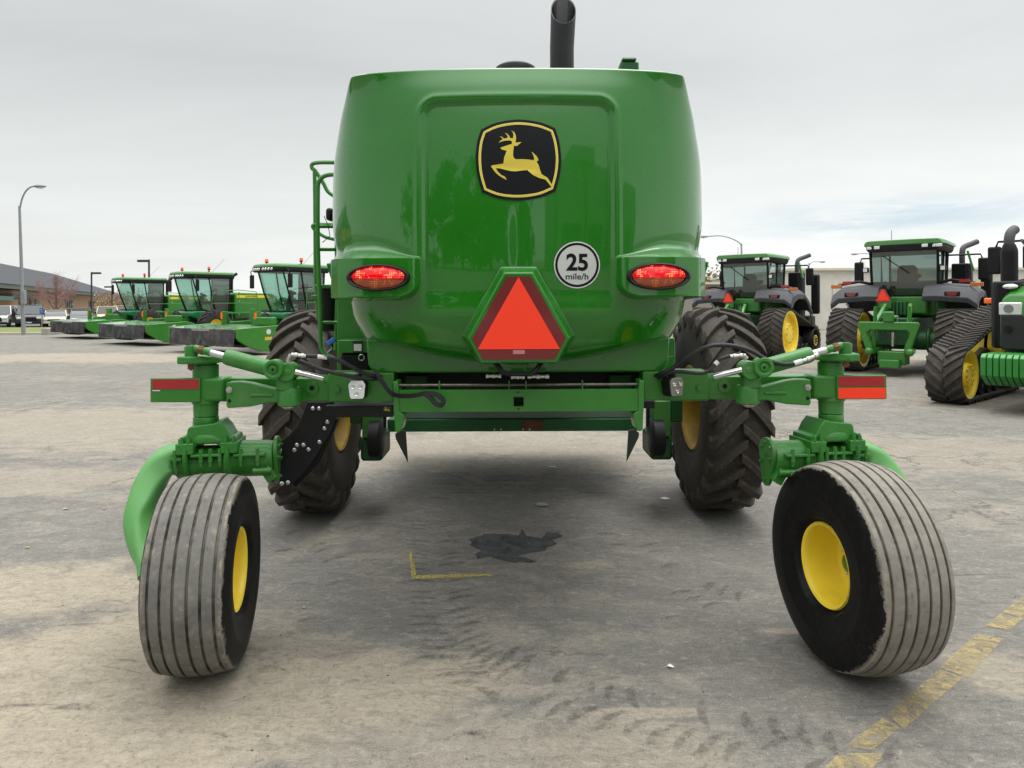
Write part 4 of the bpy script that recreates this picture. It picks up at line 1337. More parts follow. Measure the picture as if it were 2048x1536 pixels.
def ground_material():
    m, t, b = base_mat('worn asphalt yard')
    tc = t.n('ShaderNodeTexCoord').outputs['Object']
    n_big = t.noise(tc, 0.35, 6, 0.6, 0.4)
    n_mid = t.noise(t.mapping(tc, (1.0, 1.6, 1), rot=(0, 0, 0.5)), 2.2, 8, 0.66, 0.8)
    n_fine = t.noise(tc, 45, 6, 0.7)
    n_grit = t.noise(tc, 130, 5, 0.8)
    n_st = t.noise(t.mapping(tc, (1.2, 7.5, 1), rot=(0, 0, -0.35)), 2.6, 7, 0.68, 1.2)
    grey = t.mix(t.ramp(n_mid, [(0.3, 0.0), (0.7, 1.0)]), srgb(108, 106, 101), srgb(130, 127, 121))
    grey = t.mix(t.ramp(n_st, [(0.50, 0.0), (0.66, 0.35)]), grey, srgb(86, 84, 80))
    tan = t.mix(n_mid, srgb(152, 142, 124), srgb(182, 171, 150))
    # sandy areas, placed
    sp = t.n('ShaderNodeSeparateXYZ'); t.l(tc, sp.inputs[0])
    acc = None
    wob = t.math('MULTIPLY_ADD', t.math('ADD', n_mid, n_big), 1.7, -1.7)
    for (px, py, rx, ry, wgt) in SAND:
        c = GP(px, py)
        dx = t.math('DIVIDE', t.math('SUBTRACT', sp.outputs[0], c.x), rx)
        dy = t.math('DIVIDE', t.math('SUBTRACT', sp.outputs[1], c.y), ry)
        d = t.math('SQRT', t.math('ADD', t.math('POWER', dx, 2.0), t.math('POWER', dy, 2.0)))
        k = t.math('SUBTRACT', t.math('ADD', 1.15, wob), d, clamp=True)
        k = t.math('MULTIPLY', t.math('MULTIPLY', k, 2.2, clamp=True), wgt)
        acc = k if acc is None else t.math('MAXIMUM', acc, k)
    gen = t.ramp(t.math('ADD', t.math('MULTIPLY', n_big, 0.6), t.math('MULTIPLY', n_mid, 0.4)), [(0.50, 0.0), (0.64, 0.5)])
    msk = t.math('MAXIMUM', acc, gen)
    msk = t.math('MULTIPLY', msk, t.ramp(n_fine, [(0.25, 0.55), (0.6, 1.0)]))
    c = t.mix(msk, grey, tan)
    # fine aggregate
    n_f2 = t.noise(tc, 60, 6, 0.78, 0.6)
    n_m2 = t.noise(t.mapping(tc, (1, 1.4, 1), rot=(0, 0, .9)), 15, 9, 0.80, 1.2)
    c = t.mix(t.ramp(n_m2, [(0.36, 0.5), (0.50, 0.0)]), c, srgb(76, 72, 66))
    c = t.mix(t.ramp(n_m2, [(0.54, 0.0), (0.70, 0.5)]), c, srgb(196, 190, 174))
    c = t.mix(t.ramp(n_grit, [(0.54, 0.0), (0.68, 0.6)]), c, srgb(205, 198, 182))
    c = t.mix(t.ramp(n_grit, [(0.28, 0.6), (0.42, 0.0)]), c, srgb(66, 62, 56))
    c = t.mix(t.ramp(n_f2, [(0.60, 0.0), (0.68, 0.75)]), c, srgb(60, 57, 52))
    c = t.mix(t.ramp(n_f2, [(0.29, 0.6), (0.36, 0.0)]), c, srgb(210, 204, 188))
    # hairline cracks
    vo = t.n('ShaderNodeTexVoronoi', feature='DISTANCE_TO_EDGE', i_Scale=0.42)
    wv = t.n('ShaderNodeVectorMath', operation='ADD'); t.l(tc, wv.inputs[0])
    nn = t.n('ShaderNodeTexNoise', i_Scale=1.6, i_Detail=8, i_Roughness=0.65); t.l(tc, nn.inputs['Vector'])
    sc_ = t.n('ShaderNodeVectorMath', operation='SCALE'); sc_.inputs['Scale'].default_value = 1.1
    t.l(nn.outputs['Color'], sc_.inputs[0]); t.l(sc_.outputs[0], wv.inputs[1])
    t.l(wv.outputs[0], vo.inputs['Vector'])
    crack = t.ramp(vo.outputs['Distance'], [(0.0, 1.0), (0.010, 0.0)])
    crack = t.math('MULTIPLY', crack, t.ramp(n_big, [(0.50, 0.0), (0.60, 0.6)]))
    c = t.mix(crack, c, srgb(58, 56, 54))
    t.l(c, b.inputs['Base Color'])
    t.l(t.math('MULTIPLY_ADD', n_fine, 0.25, 0.72), b.inputs['Roughness'])
    b.inputs['Specular IOR Level'].default_value = 0.3
    h = t.math('ADD', t.math('MULTIPLY', n_fine, 0.35), t.math('MULTIPLY', n_grit, 0.18))
    h = t.math('ADD', h, t.math('MULTIPLY', n_st, 0.9))
    h = t.math('SUBTRACT', h, t.math('MULTIPLY', crack, 0.5))
    bp = t.n('ShaderNodeBump', i_Strength=0.8, i_Distance=0.022); t.l(h, bp.inputs['Height'])
    t.l(bp.outputs[0], b.inputs['Normal'])
    return m


SAND = [(120, 1330, 1.1, .8, .95), (700, 1380, .75, .42, .85), (250, 1480, 1.0, .35, .9), (60, 1180, 1.3, .6, .9), (1240, 1500, .55, .28, .5), (620, 1290, .35, .16, .5),
        (1180, 1130, .16, .08, .5), (2000, 1340, .3, .3, .6), (1570, 1262, .16, .05, .7), (1000, 905, 3.0, 1.1, .45), (60, 960, 1.3, .7, .5), (200, 715, 12, 2.5, .7), (1290, 1425, .3, .05, .7),
        (900, 1500, .6, .25, .45), (120, 850, 3.5, 2.2, .55), (1950, 900, 2.4, 1.4, .4), (1800, 720, 9, 3, .45), (400, 1250, .7, .3, .5), (420, 1420, .8, .4, .7), (1000, 890, 3, 1.2, .5)]
gm_ = MB().add([(-700, -300, 0), (700, -300, 0), (700, 900, 0), (-700, 900, 0)], [(0, 1, 2, 3)])
ground = gm_.build('ground', ground_material(), None, smooth=0)
tag(ground, 'worn grey asphalt yard dusted with sandy dirt', None, None, 'structure')


def alpha_mat(name, c1, c2, lo, hi, scale, rough=0.8, stretch=(1, 1, 1), rot=0, mx=1.0, edge=None, bump=0.0):
    m, t, b = base_mat(name)
    out = m.node_tree.nodes['Material Output']
    tc = t.n('ShaderNodeTexCoord').outputs['Object']
    n1 = t.noise(t.mapping(tc, stretch, rot=(0, 0, rot)), scale, 8, 0.68, 0.5)
    n2 = t.noise(tc, scale * 6, 5, 0.7)
    t.l(t.mix(n2, c1, c2), b.inputs['Base Color'])
    b.inputs['Roughness'].default_value = rough
    k = t.math('ADD', t.math('MULTIPLY', n1, 0.75), t.math('MULTIPLY', n2, 0.25))
    k = t.ramp(k, [(lo, 0.0), (hi, mx)])
    if edge:
        at = t.n('ShaderNodeAttribute', attribute_name='edge')
        k = t.math('MULTIPLY', k, t.ramp(at.outputs['Fac'], [(0.0, 0.0), (1.0, 1.0)]))
    if bump:
        bp = t.n('ShaderNodeBump', i_Strength=bump, i_Distance=0.004); t.l(n2, bp.inputs['Height']); t.l(bp.outputs[0], b.inputs['Normal'])
    tr = t.n('ShaderNodeBsdfTransparent')
    ms = t.n('ShaderNodeMixShader')
    t.l(k, ms.inputs[0]); t.l(tr.outputs[0], ms.inputs[1]); t.l(b.outputs[0], ms.inputs[2]); t.l(ms.outputs[0], out.inputs[0])
    return m


def flat(pts, z, th=0.0):
    mb = MB()
    mb.add([GP(x, y, z) for x, y in pts], [tuple(range(len(pts)))])
    return mb


M_yline = alpha_mat('worn yellow road paint', srgb(164, 146, 94), srgb(184, 166, 122), 0.38, 0.60, 18, 0.85, mx=0.78)
pl_ = MB()
for q in ([(1970, 1252), (2048, 1190), (2110, 1150), (2130, 1172), (2048, 1234), (2020, 1260)], [(1953, 1268), (2007, 1277), (1935, 1355), (1880, 1335)],
          [(1880, 1338), (1925, 1356), (1808, 1458), (1774, 1428)], [(1765, 1436), (1800, 1456), (1745, 1500), (1690, 1492)], [(1676, 1507), (1768, 1506), (1730, 1560), (1630, 1560)]):
    pl_.merge(flat(q, 0.004))
tag(pl_.build('painted_line', M_yline, None, smooth=0), 'worn broken yellow line painted on the asphalt at the lower right', None, None, 'structure')
mk = MB()
mk.merge(flat([(818, 1103), (825, 1103), (833, 1150), (984, 1147), (985, 1152), (834, 1158), (823, 1158)], 0.004))
tag(mk.build('painted_corner_mark', alpha_mat('yellow chalk paint', srgb(190, 174, 70), srgb(205, 192, 100), 0.38, 0.56, 70, 0.8, mx=0.75), None, smooth=0),
    'thin yellow L-shaped corner mark sprayed on the asphalt left of the dark oil stain', 'road marking')


def zz(X, Y): return (700 + X / 2.926, 900 + Y / 2.926)
def ragged(pts, k=3, amp=1.2, seed=1):
    rnd = random.Random(seed)
    out = []
    n = len(pts)
    for i in range(n):
        a, b = pts[i], pts[(i + 1) % n]
        for j in range(k):
            t = j / k
            out.append((a[0] + (b[0] - a[0]) * t + rnd.uniform(-amp, amp) * 1.6, a[1] + (b[1] - a[1]) * t + rnd.uniform(-amp, amp) * .6))
    return out
st = [zz(*p) for p in ((698, 518), (790, 492), (900, 488), (990, 500), (1010, 462), (1030, 500), (1120, 515), (1150, 482), (1215, 480), (1248, 505), (1180, 525), (1215, 550), (1160, 565), (1145, 588), (1040, 605),
      (960, 615), (1050, 635), (1092, 652), (1060, 662), (1000, 650), (960, 660), (900, 645), (820, 622), (740, 635), (735, 605), (770, 590), (700, 560))]
rg_ = ragged(st, 4, 1.5)
nS = len(rg_)
cxs = sum(p[0] for p in rg_) / nS
inn = []
for i in range(nS):
    (x0, y0), (x1, y1) = rg_[i - 1], rg_[(i + 1) % nS]
    tx, ty = x1 - x0, y1 - y0
    L = math.hypot(tx, ty) + 1e-6
    inn.append((rg_[i][0] - ty / L * 5.0, rg_[i][1] + tx / L * 2.6))
area = sum(rg_[i][0] * rg_[(i + 1) % nS][1] - rg_[(i + 1) % nS][0] * rg_[i][1] for i in range(nS))
if area < 0: inn = [(2 * a[0] - b[0], 2 * a[1] - b[1]) for a, b in zip(rg_, inn)]
om = MB(); ov = []
om.v += [GP(x, y, .004) for x, y in rg_] + [GP(x, y, .004) for x, y in inn]
ov = [0.35] * nS + [1.0] * nS
for i in range(nS):
    k = (i + 1) % nS
    om.f.append((i, k, nS + k, nS + i)); om.m.append(0)
om.f += [tuple(nS + i for i in t3_) for t3_ in tessellate_polygon([[V((x, y, 0)) for x, y in inn]])]
me = bpy.data.meshes.new('oil_stain'); me.from_pydata(om.v, [], om.f)
at_ = me.attributes.new('edge', 'FLOAT', 'POINT'); at_.data.foreach_set('value', ov)
def stain_mat():
    m, t, b = base_mat('oil soaked asphalt')
    out = m.node_tree.nodes['Material Output']
    tc = t.n('ShaderNodeTexCoord').outputs['Object']
    n1 = t.noise(tc, 9, 8, 0.75, .8); n2 = t.noise(tc, 90, 5, 0.75)
    c = t.mix(t.ramp(n1, [(0.38, 0.0), (0.62, 1.0)]), srgb(18, 18, 20), srgb(92, 93, 93))
    c = t.mix(t.ramp(n2, [(0.60, 0.0), (0.72, 0.6)]), c, srgb(120, 118, 112))
    c = t.mix(t.ramp(n2, [(0.28, 0.7), (0.40, 0.0)]), c, srgb(14, 14, 15))
    t.l(c, b.inputs['Base Color'])
    t.l(t.math('MULTIPLY_ADD', n1, 0.7, 0.30), b.inputs['Roughness'])
    b.inputs['Specular IOR Level'].default_value = 0.3
    bp = t.n('ShaderNodeBump', i_Strength=0.8, i_Distance=0.006); t.l(n2, bp.inputs['Height']); t.l(bp.outputs[0], b.inputs['Normal'])
    e = t.n('ShaderNodeAttribute', attribute_name='edge').outputs['Fac']
    k = t.ramp(t.math('ADD', e, t.math('MULTIPLY_ADD', t.math('ADD', n2, n1), 1.1, -1.15)), [(0.18, 0.0), (0.75, 0.92)])
    tr = t.n('ShaderNodeBsdfTransparent'); ms = t.n('ShaderNodeMixShader')
    t.l(k, ms.inputs[0]); t.l(tr.outputs[0], ms.inputs[1]); t.l(b.outputs[0], ms.inputs[2]); t.l(ms.outputs[0], out.inputs[0])
    return m
me.materials.append(stain_mat())
so = bpy.data.objects.new('oil_stain', me); COL.objects.link(so)
tag(so, 'dark turtle-shaped oil stain on the asphalt between the two rear wheels', 'oil stain')

# smudged tread prints left by lugged tyres
M_smear = alpha_mat('dark tread print', srgb(60, 58, 55), srgb(88, 85, 80), 0.40, 0.62, 26, 0.85, rot=-0.2, mx=0.5, edge=True)
def smear(cx, cy, L, wd, ang, mb, vals, z):
    smear_at(GP(cx, cy, z), L, wd, ang, mb, vals, z)


def smear_at(c, L, wd, ang, mb, vals, z):
    """soft lens-shaped print: centre vertex opaque, rim transparent"""
    c = V((c.x, c.y, z))
    o = len(mb.v)
    n = 14
    mb.v.append(c); vals.append(1.0)
    for ring, val in ((0.7, 0.9), (1.0, 0.0)):
        for i in range(n):
            th = 2 * math.pi * i / n
            x, y = ring * L * math.cos(th), ring * wd * math.sin(th)
            bow = 0.25 * wd * (x / L) ** 2 * 4
            y -= bow
            mb.v.append(V((c.x + x * math.cos(ang) - y * math.sin(ang), c.y + x * math.sin(ang) + y * math.cos(ang), z))); vals.append(val)
    for i in range(n):
        k = (i + 1) % n
        mb.f.append((o, o + 1 + i, o + 1 + k)); mb.f.append((o + 1 + i, o + 1 + n + i, o + 1 + n + k, o + 1 + k)); mb.m += [0, 0]
sm_ = MB(); vals = []
rnd = random.Random(5)
def tread_track(pts, wd_, step, sk=.12, z=.003, two=True):
    w = catmull([GP(a, b, 0) for a, b in pts], 24)
    acc = 0
    for i in range(1, len(w)):
        acc += (w[i] - w[i - 1]).length
        if acc < step: continue
        acc = 0
        if rnd.random() < sk: continue
        d = (w[i] - w[i - 1]).normalized(); n = V((-d.y, d.x, 0))
        for sgn in ((-1, 1) if two else (1,)):
            if rnd.random() < .25: continue
            c = w[i] + n * sgn * wd_ * .27 + d * (step * .25 * sgn)
            ang = math.atan2(n.y, n.x) + sgn * .35 + rnd.uniform(-.1, .1)
            p = c
            # back to pixel-free placement: smear() takes pixels, so place directly
            smear_at(p, wd_ * rnd.uniform(.22, .34), step * rnd.uniform(.20, .34), ang, sm_, vals, z)
tread_track([(862, 1035), (868, 1120), (885, 1210), (915, 1300), (1010, 1380)], .42, .085)
tread_track([(930, 1285), (1100, 1375), (1330, 1440), (1600, 1500), (1800, 1560)], .40, .095)
tread_track([(1240, 1060), (1330, 1150), (1480, 1210)], .4, .10, .35)
tread_track([(520, 1050), (620, 1110), (640, 1180)], .42, .10, .3)
tread_track([(1990, 810), (1800, 840), (1620, 862), (1560, 890)], .5, .13, .1)
tread_track([(1990, 850), (1850, 870), (1700, 900)], .5, .13, .3)
tread_track([(300, 760), (120, 800), (0, 830)], .6, .16, .3)
tread_track([(1000, 900), (940, 960), (900, 1010)], .5, .12, .3)
for px, py, L, wd, a in ((980, 1385, .10, .035, -.9), (1560, 1480, .16, .022, .5), (150, 1412, .12, .03, 0), (40, 1410, .2, .012, .1), (1900, 1150, .4, .02, .1), (1020, 960, .3, .05, 0), (1180, 985, .2, .03, 0), (930, 985, .3, .03, 0)):
    smear(px, py, L, wd, a, sm_, vals, 0.0034)
for i in range(26):
    py = rnd.uniform(900, 1500)
    smear(rnd.uniform(40, 2000), py, rnd.uniform(.04, .16), rnd.uniform(.008, .02), rnd.uniform(-.5, .6), sm_, vals, 0.0031)
me = bpy.data.meshes.new('tread_prints')
me.from_pydata(sm_.v, [], sm_.f)
me.materials.append(M_smear)
at = me.attributes.new('edge', 'FLOAT', 'POINT'); at.data.foreach_set('value', vals)
tp_ = bpy.data.objects.new('tread_prints', me); COL.objects.link(tp_)
tag(tp_, 'dark smudged tyre tread prints across the asphalt', None, None, 'stuff')

# grit, straw and small stones
M_chip = mat('pale stone chips', srgb(172, 164, 148), 0.8, var=0.3, vs=20)
M_chipd = mat('dark stone chips', srgb(54, 50, 46), 0.8, var=0.3, vs=20)
gr = MB(); rnd = random.Random(11)
def chip(mb, c, r, mi):
    k = [(1, 0, 0), (0, 1, 0), (-1, 0, 0), (0, -1, 0)]
    vs = [c + V((r * rnd.uniform(.6, 1.3) * a, r * rnd.uniform(.5, 1.1) * b, 0)) for a, b, _ in k] + [c + V((r * .2, 0, r * rnd.uniform(.35, .8)))]
    mb.add(vs, [(0, 1, 4), (1, 2, 4), (2, 3, 4), (3, 0, 4)], mi)
for i in range(3200):
    Y = 2.6 + 9 * rnd.random() ** 1.6
    X = rnd.uniform(-.78, .78) * Y
    chip(gr, V((X, Y, 0.001)), rnd.uniform(.0012, .0042) * (1.7 if rnd.random() < .06 else 1), 0 if rnd.random() < .4 else 1)
for i in range(60):
    Y = 2.6 + 4 * rnd.random(); X = rnd.uniform(-.75, .75) * Y; a = rnd.uniform(0, 3.14); L = rnd.uniform(.006, .02)
    gr.beam(V((X, Y, .003)), V((X + L * math.cos(a), Y + L * math.sin(a), .004)), .0015, .0015, mi=0)
tag(gr.build('gravel', [M_chip, M_chipd], None, smooth=0), 'scattered grit and straw bits on the asphalt', None, None, 'stuff')

# scraps of litter
M_paper = mat('white paper', srgb(225, 225, 222), 0.7)
M_leaf = mat('dry leaf', srgb(160, 140, 96), 0.8)
def scrap(px, py, L, wd, ang, label, m, name, cat, seed):
    rd = random.Random(seed)
    c = GP(px, py)
    n = 7
    vs = []
    for i in range(n):
        th = 2 * math.pi * i / n
        x, y = L * math.cos(th) * rd.uniform(.6, 1.1), wd * math.sin(th) * rd.uniform(.6, 1.1)
        vs.append(V((c.x + x * math.cos(ang) - y * math.sin(ang), c.y + x * math.sin(ang) + y * math.cos(ang), .004 + rd.uniform(0, .010))))
    vs.append(V((c.x, c.y, .010)))
    mb = MB().add(vs, [(i, (i + 1) % n, n) for i in range(n)])
    o = mb.build(name, m, None, c, smooth=0); o.location = c
    tag(o, label, cat)
scrap(1105, 935, .065, .045, 0, 'small white paper scrap under the machine, behind the oil stain and nearer the middle', M_paper, 'paper_scrap', 'litter', 1)
scrap(1329, 998, .05, .04, .1, 'small white paper scrap beside the inner edge of the right drive wheel', M_paper, 'paper_scrap', 'litter', 2)
scrap(1085, 1010, .07, .08, .3, 'mottled grey flake on the asphalt above the oil stain', mat('mottled flake', srgb(150, 150, 148), .8, var=.4, vs=200), 'paint_flake', 'litter', 3)
scrap(1341, 1335, .026, .016, -.4, 'curled dark and white leaf in front of the right rear wheel', M_paper, 'curled_leaf', 'leaf', 4)
scrap(608, 1217, .016, .012, .4, 'pale yellow leaf to the right of the left rear tyre', M_leaf, 'dry_leaf', 'leaf', 5)
scrap(131, 1019, .022, .03, .4, 'beige pebble on the asphalt left of the green swing arm', M_chip, 'pebble', 'stone', 6)
scrap(208, 1019, .018, .02, .9, 'grey pebble on the asphalt next to the green swing arm', M_zinc, 'pebble', 'stone', 7)
scrap(56, 1096, .022, .02, .2, 'cream leaf lying at the far left of the sandy patch', M_leaf, 'dry_leaf', 'leaf', 8)

# ---------------- things behind the camera, seen mirrored in the glossy hood
def leafy(root_loc, h, cr, seed, m_leaf, m_bark, name, label, cat, group=None, n=900, zc=.62, leaf=.16, bare=False, low=.5):
    rd = random.Random(seed)
    o = empty(name, root_loc, 0, None, label, cat, group)
    tk = MB()
    tk.tube([V((0, 0, 0)), V((.05 * h * rd.uniform(-.3, .3), 0, h * .3)), V((0, .03 * h * rd.uniform(-1, 1), h * .62))], [h * .028, h * .020, h * .008], 8)
    tips = []
    for i in range(16 if not bare else 26):
        th = rd.uniform(0, 6.28); z0 = h * rd.uniform(.22, .55)
        q = V((math.cos(th) * cr * rd.uniform(.5, .95), math.sin(th) * cr * rd.uniform(.5, .95), h * rd.uniform(low, .93)))
        mid_ = V((0, 0, z0)).lerp(q, .5) + V((0, 0, -.04 * h))
        tk.tube([V((0, 0, z0)), mid_, q], [h * .010, h * .006, h * .002], 5, smooth=2) if False else tk.tube([V((0, 0, z0)), mid_, q], [h * .010, h * .006, h * .002], 5)
        tips.append(q)
        if bare:
            for k in range(12):
                t = rd.uniform(.3, 1)
                a = mid_.lerp(q, t)
                b = a + V((rd.uniform(-1, 1), rd.uniform(-1, 1), rd.uniform(.1, 1.3))) * h * .11
                tk.tube([a, a.lerp(b, .5) + V((0, 0, .01 * h)), b], [h * .003, h * .002, h * .0012], 3)
                for w in range(3):
                    c = a.lerp(b, rd.uniform(.3, 1))
                    tk.tube([c, c + V((rd.uniform(-1, 1), rd.uniform(-1, 1), rd.uniform(.2, 1.2))) * h * .07], h * .0011, 3)
    tk.build('trunk', m_bark, o)
    if not bare:
        cw = MB()
        for i in range(n):
            c = rd.choice(tips) if rd.random() < .75 else V((0, 0, h * zc))
            d = V((rd.gauss(0, 1), rd.gauss(0, 1), rd.gauss(0, .8)))
            p = c + d * cr * .24
            s_ = leaf * rd.uniform(.6, 1.4)
            a = V((rd.gauss(0, 1), rd.gauss(0, 1), rd.gauss(0, 1))).normalized(); b = a.orthogonal().normalized()
            cc = a.cross(b)
            cw.add([p - b * s_, p + cc * s_ * .6, p + b * s_, p - cc * s_ * .6], [(0, 1, 2, 3)])
        cw.build('crown', m_leaf, o, smooth=0)
    return o
M_bark = mat('grey brown bark', srgb(96, 84, 74), 0.9, var=.3, bump=.3)
M_leafg = mat('dark evergreen foliage', srgb(52, 66, 40), 0.7, var=.5, vs=1.2)
M_leafy = mat('autumn yellow-green foliage', srgb(134, 122, 72), 0.7, var=.5, vs=1.0)
for i, (x, y, h, w) in enumerate(((-17, -30, 12.5, 3.4), (-12, -33, 14, 3.8), (-8.0, -29, 11.5, 3.2), (-4.5, -31, 13.4, 3.2), (-0.5, -33, 10.5, 2.8), (-23, -30, 10, 3.6), (-29, -28, 13, 3.8))):
    leafy((x, y, 0), h, w, 20 + i, M_leafg, M_bark, 'evergreen_tree', 'dark evergreen tree behind the photographer, mirrored in the hood', 'tree', 'evergreens behind the photographer', n=1900, leaf=.42, low=.12)
bb_ = empty('warehouse', (15, -24, 0), 0, None, 'tall pale warehouse behind the photographer, mirrored in the right of the hood', 'warehouse')
bm_ = MB().box(-9.5, 17, -12, 0, 0, 11.0)
bm_.box(-6, -.5, -11, .5, 11.0, 12.8)
bm_.build('wall', mat('ribbed grey-beige cladding', srgb(128, 132, 126), 0.6, var=.2), bb_)
dr = MB()
for x0, x1, z1 in ((-8, -4, 5.2), (-2, 2, 5.2), (5, 9, 5.2), (11, 15, 5.2)):
    dr.box(x0, x1, .0, .06, .1, z1)
for x in (-9.5, -3, 3.5, 10, 16.6):
    dr.box(x, x + .4, .0, .3, 0, 11.0)
dr.build('roller_door', mat('dark door panels', srgb(62, 68, 64), 0.5, var=.2), bb_)
# ================================================================== machines and things in the background
def loc_build(mb, name, m, parent, **kw):
    return mb.build(name, m, parent, None, **kw)


M_cover = mat('dusty white cover sheet', srgb(96, 140, 96), 0.25, coat=.6, var=.2, vs=2, dust=.5, dustcol=srgb(176, 178, 168), dscale=1.5)  # pale patches mixed over a whitish green gloss
M_rub = mat('dusty black rubber', srgb(44, 42, 41), 0.8, var=.3, dust=.4, dustcol=srgb(88, 82, 76), bump=.2)
M_ambr = M_amber


def simple_wheel(parent, x, y, r, w, side, lugs=True, name='wheel'):
    wh = bpy.data.objects.new(name, None); COL.objects.link(wh); wh.parent = parent; wh.location = (x, y, r); wh.empty_display_size = .4
    if lugs:
        t = lugged_tyre(r, w, 18, .05, .07, r * .42, 1)
    else:
        t = MB().lathe([(-w * .4, r * .5), (-w * .5, r * .75), (-w * .4, r * .96), (0, r), (w * .4, r * .96), (w * .5, r * .75), (w * .4, r * .5)], (0, 0, 0), (1, 0, 0), 32)
    t.build('tyre', M_rub, wh, smooth=30)
    rm = MB().lathe([(side * w * .42, r * .44), (side * w * .1, r * .40), (0, r * .34), (0, r * .12), (side * w * .18, r * .10), (side * w * .18, 0)], (0, 0, 0), (1, 0, 0), 28)
    rm.f = [f for f in rm.f if len(f) <= 4]; rm.m = [0] * len(rm.f)
    rm.build('rim', M_yel, wh)
    return wh


def bg_windrower(label):
    o = empty('windrower', (0, 0, 0), 0, None, label, 'windrower', 'windrowers parked in a row at the left')
    B = lambda mb, n, m, par=o, **k: mb.build(n, m, par, None, **k)
    # chassis and nose under the cab
    ch = MB().box(-.45, .45, -3.6, 1.5, .95, 1.3)
    ch.box(-1.5, 1.5, .0, .5, .75, 1.1)
    B(ch, 'chassis', M_grd, bevel=.03)
    nose = MB().prism([V((-.85, y, z)) for y, z in ((.85, 1.55), (1.0, 1.50), (1.0, 1.30), (.6, 1.12), (-1.0, 1.12), (-1.0, 1.55))], V((1.7, 0, 0)))
    B(nose, 'nose_panel', mat('teal green plastic', srgb(20, 124, 66), .4, coat=.3, var=.06), bevel=.04)
    # cab: interior, glass, pillars
    def ring(z, yf, yr, w): return [V((-w, yf, z)), V((-w * .6, yf + .10, z)), V((w * .6, yf + .10, z)), V((w, yf, z)), V((w, yr, z)), V((-w, yr, z))]
    glass = MB().loft([ring(1.58, .42, -.98, .80), ring(2.4, .72, -1.02, .86), ring(3.22, .98, -1.05, .86)], caps=False)
    B(glass, 'cab_glass', M_glass, smooth=0)
    B(MB().box(-.78, .78, -1.0, .40, 1.55, 1.62), 'cab_floor', M_pla)
    rear = MB().box(-.80, .80, -1.0, -.92, 1.6, 2.35)
    B(rear, 'cab_rear_wall', M_pla)
    seat = MB().box(-.28, .28, -.62, -.1, 1.9, 2.05)
    seat.box(-.26, .26, -.72, -.58, 2.0, 2.75)
    B(seat, 'driver_seat', M_pla, bevel=.05)
    cons = MB().beam(V((0, .15, 1.6)), V((0, -.02, 2.35)), .2, .14)
    cons.lathe([(0, .17), (.03, .19), (.05, .17)], V((0, -.06, 2.36)), (0, -.5, .9), 20)
    B(cons, 'steering_column', M_pla, bevel=.02)
    for x in (-1, 1):
        pf = MB().tube([V((x * .80, .43, 1.56)), V((x * .865, .74, 2.4)), V((x * .865, .99, 3.24))], .035, 6)
        B(pf, 'front_pillar', M_pla)
        B(MB().tube([V((x * .84, -.25, 1.58)), V((x * .875, -.02, 2.4)), V((x * .875, .12, 3.24))], .032, 6), 'door_pillar', M_pla)
        B(MB().tube([V((x * .82, -.99, 1.58)), V((x * .87, -1.05, 3.24))], .04, 6), 'rear_pillar', M_pla)
    # roof
    rf = MB()
    def rr(z, f, g=1.0): return [V((x, y, z)) for x, y in ((-.92 * g, -1.25), (-.98 * g, .85), (-.80 * g, 1.30 * f), (0, 1.42 * f), (.80 * g, 1.30 * f), (.98 * g, .85), (.92 * g, -1.25))]
    rf.loft([rr(3.40, 1.0), rr(3.50, .98, .97), rr(3.55, .9, .9)])
    roof = B(rf, 'roof', mat('light green roof', srgb(78, 134, 68), .4, coat=.4, var=.05), bevel=.02)
    fs = MB().loft([rr(3.20, .97, .96), rr(3.26, 1.01, 1.01), rr(3.40, 1.01, 1.005)])
    B(fs, 'roof_fascia', M_pla, roof, bevel=.01)
    for x in (-.62, -.45, -.28, -.13, .13, .28, .45, .62):
        yy = 1.46 - .17 * abs(x) ** 1.5
        B(MB().cyl(V((x, yy - .06, 3.32)), V((x, yy + .005, 3.31)), .055, n=12), 'roof_light', M_led, roof)
    for x, y in ((-.85, .1), (.85, .6)):
        bc = MB().lathe([(0, .035), (.10, .035), (.10, .07), (.14, .075)], V((x, y, 3.54)), (0, 0, 1), 12)
        bo = B(bc, 'beacon_base', M_pla, roof)
        B(MB().lathe([(0, .075), (.09, .07), (.12, .05), (.13, 0)], V((x, y, 3.68)), (0, 0, 1), 12), 'beacon_lens', mat('orange beacon', srgb(255, 90, 40), .3, emit=srgb(255, 80, 30), es=.25), bo)
    B(MB().tube([V((-.2, -.4, 3.52)), V((-.5, -.95, 4.25))], .006, 4), 'antenna', M_pla, roof)
    for x in (-1, 1):
        ar = MB().tube([V((x * .9, .95, 3.3)), V((x * 1.3, 1.05, 3.28)), V((x * 1.34, 1.0, 3.1))], .02, 6, smooth=3)
        mo = B(ar, 'mirror_arm', M_pla)
        B(MB().box(x * 1.34 - .14, x * 1.34 + .14, .95, 1.02, 2.55, 3.12), 'mirror', M_pla, mo, bevel=.04)
    # hood behind the cab, stripe and stack
    hd_ = MB().prism([V((-.80, y, z)) for y, z in ((-1.35, 1.15), (-1.35, 2.42), (-1.55, 2.52), (-3.6, 2.48), (-3.9, 2.3), (-4.05, 1.7), (-3.95, 1.15))], V((1.6, 0, 0)))
    ho = B(hd_, 'hood', M_grn, bevel=.05)
    for x in (-1, 1):
        B(MB().prism([V((x * .803, y, z)) for y, z in ((-1.45, 2.24), (-1.45, 2.38), (-3.3, 2.38), (-3.5, 2.24))], V((x * .004, 0, 0))), 'yellow_stripe', mat('yellow stripe', srgb(240, 215, 40), .4, var=.03), ho)
    tx = text_mesh('JOHN DEERE', .12, .004)
    tx.v = [V((-.810, -2.3 - v.x, 2.31 + v.y)) for v in tx.v]
    B(tx, 'stripe_lettering', M_grd, ho, smooth=0)
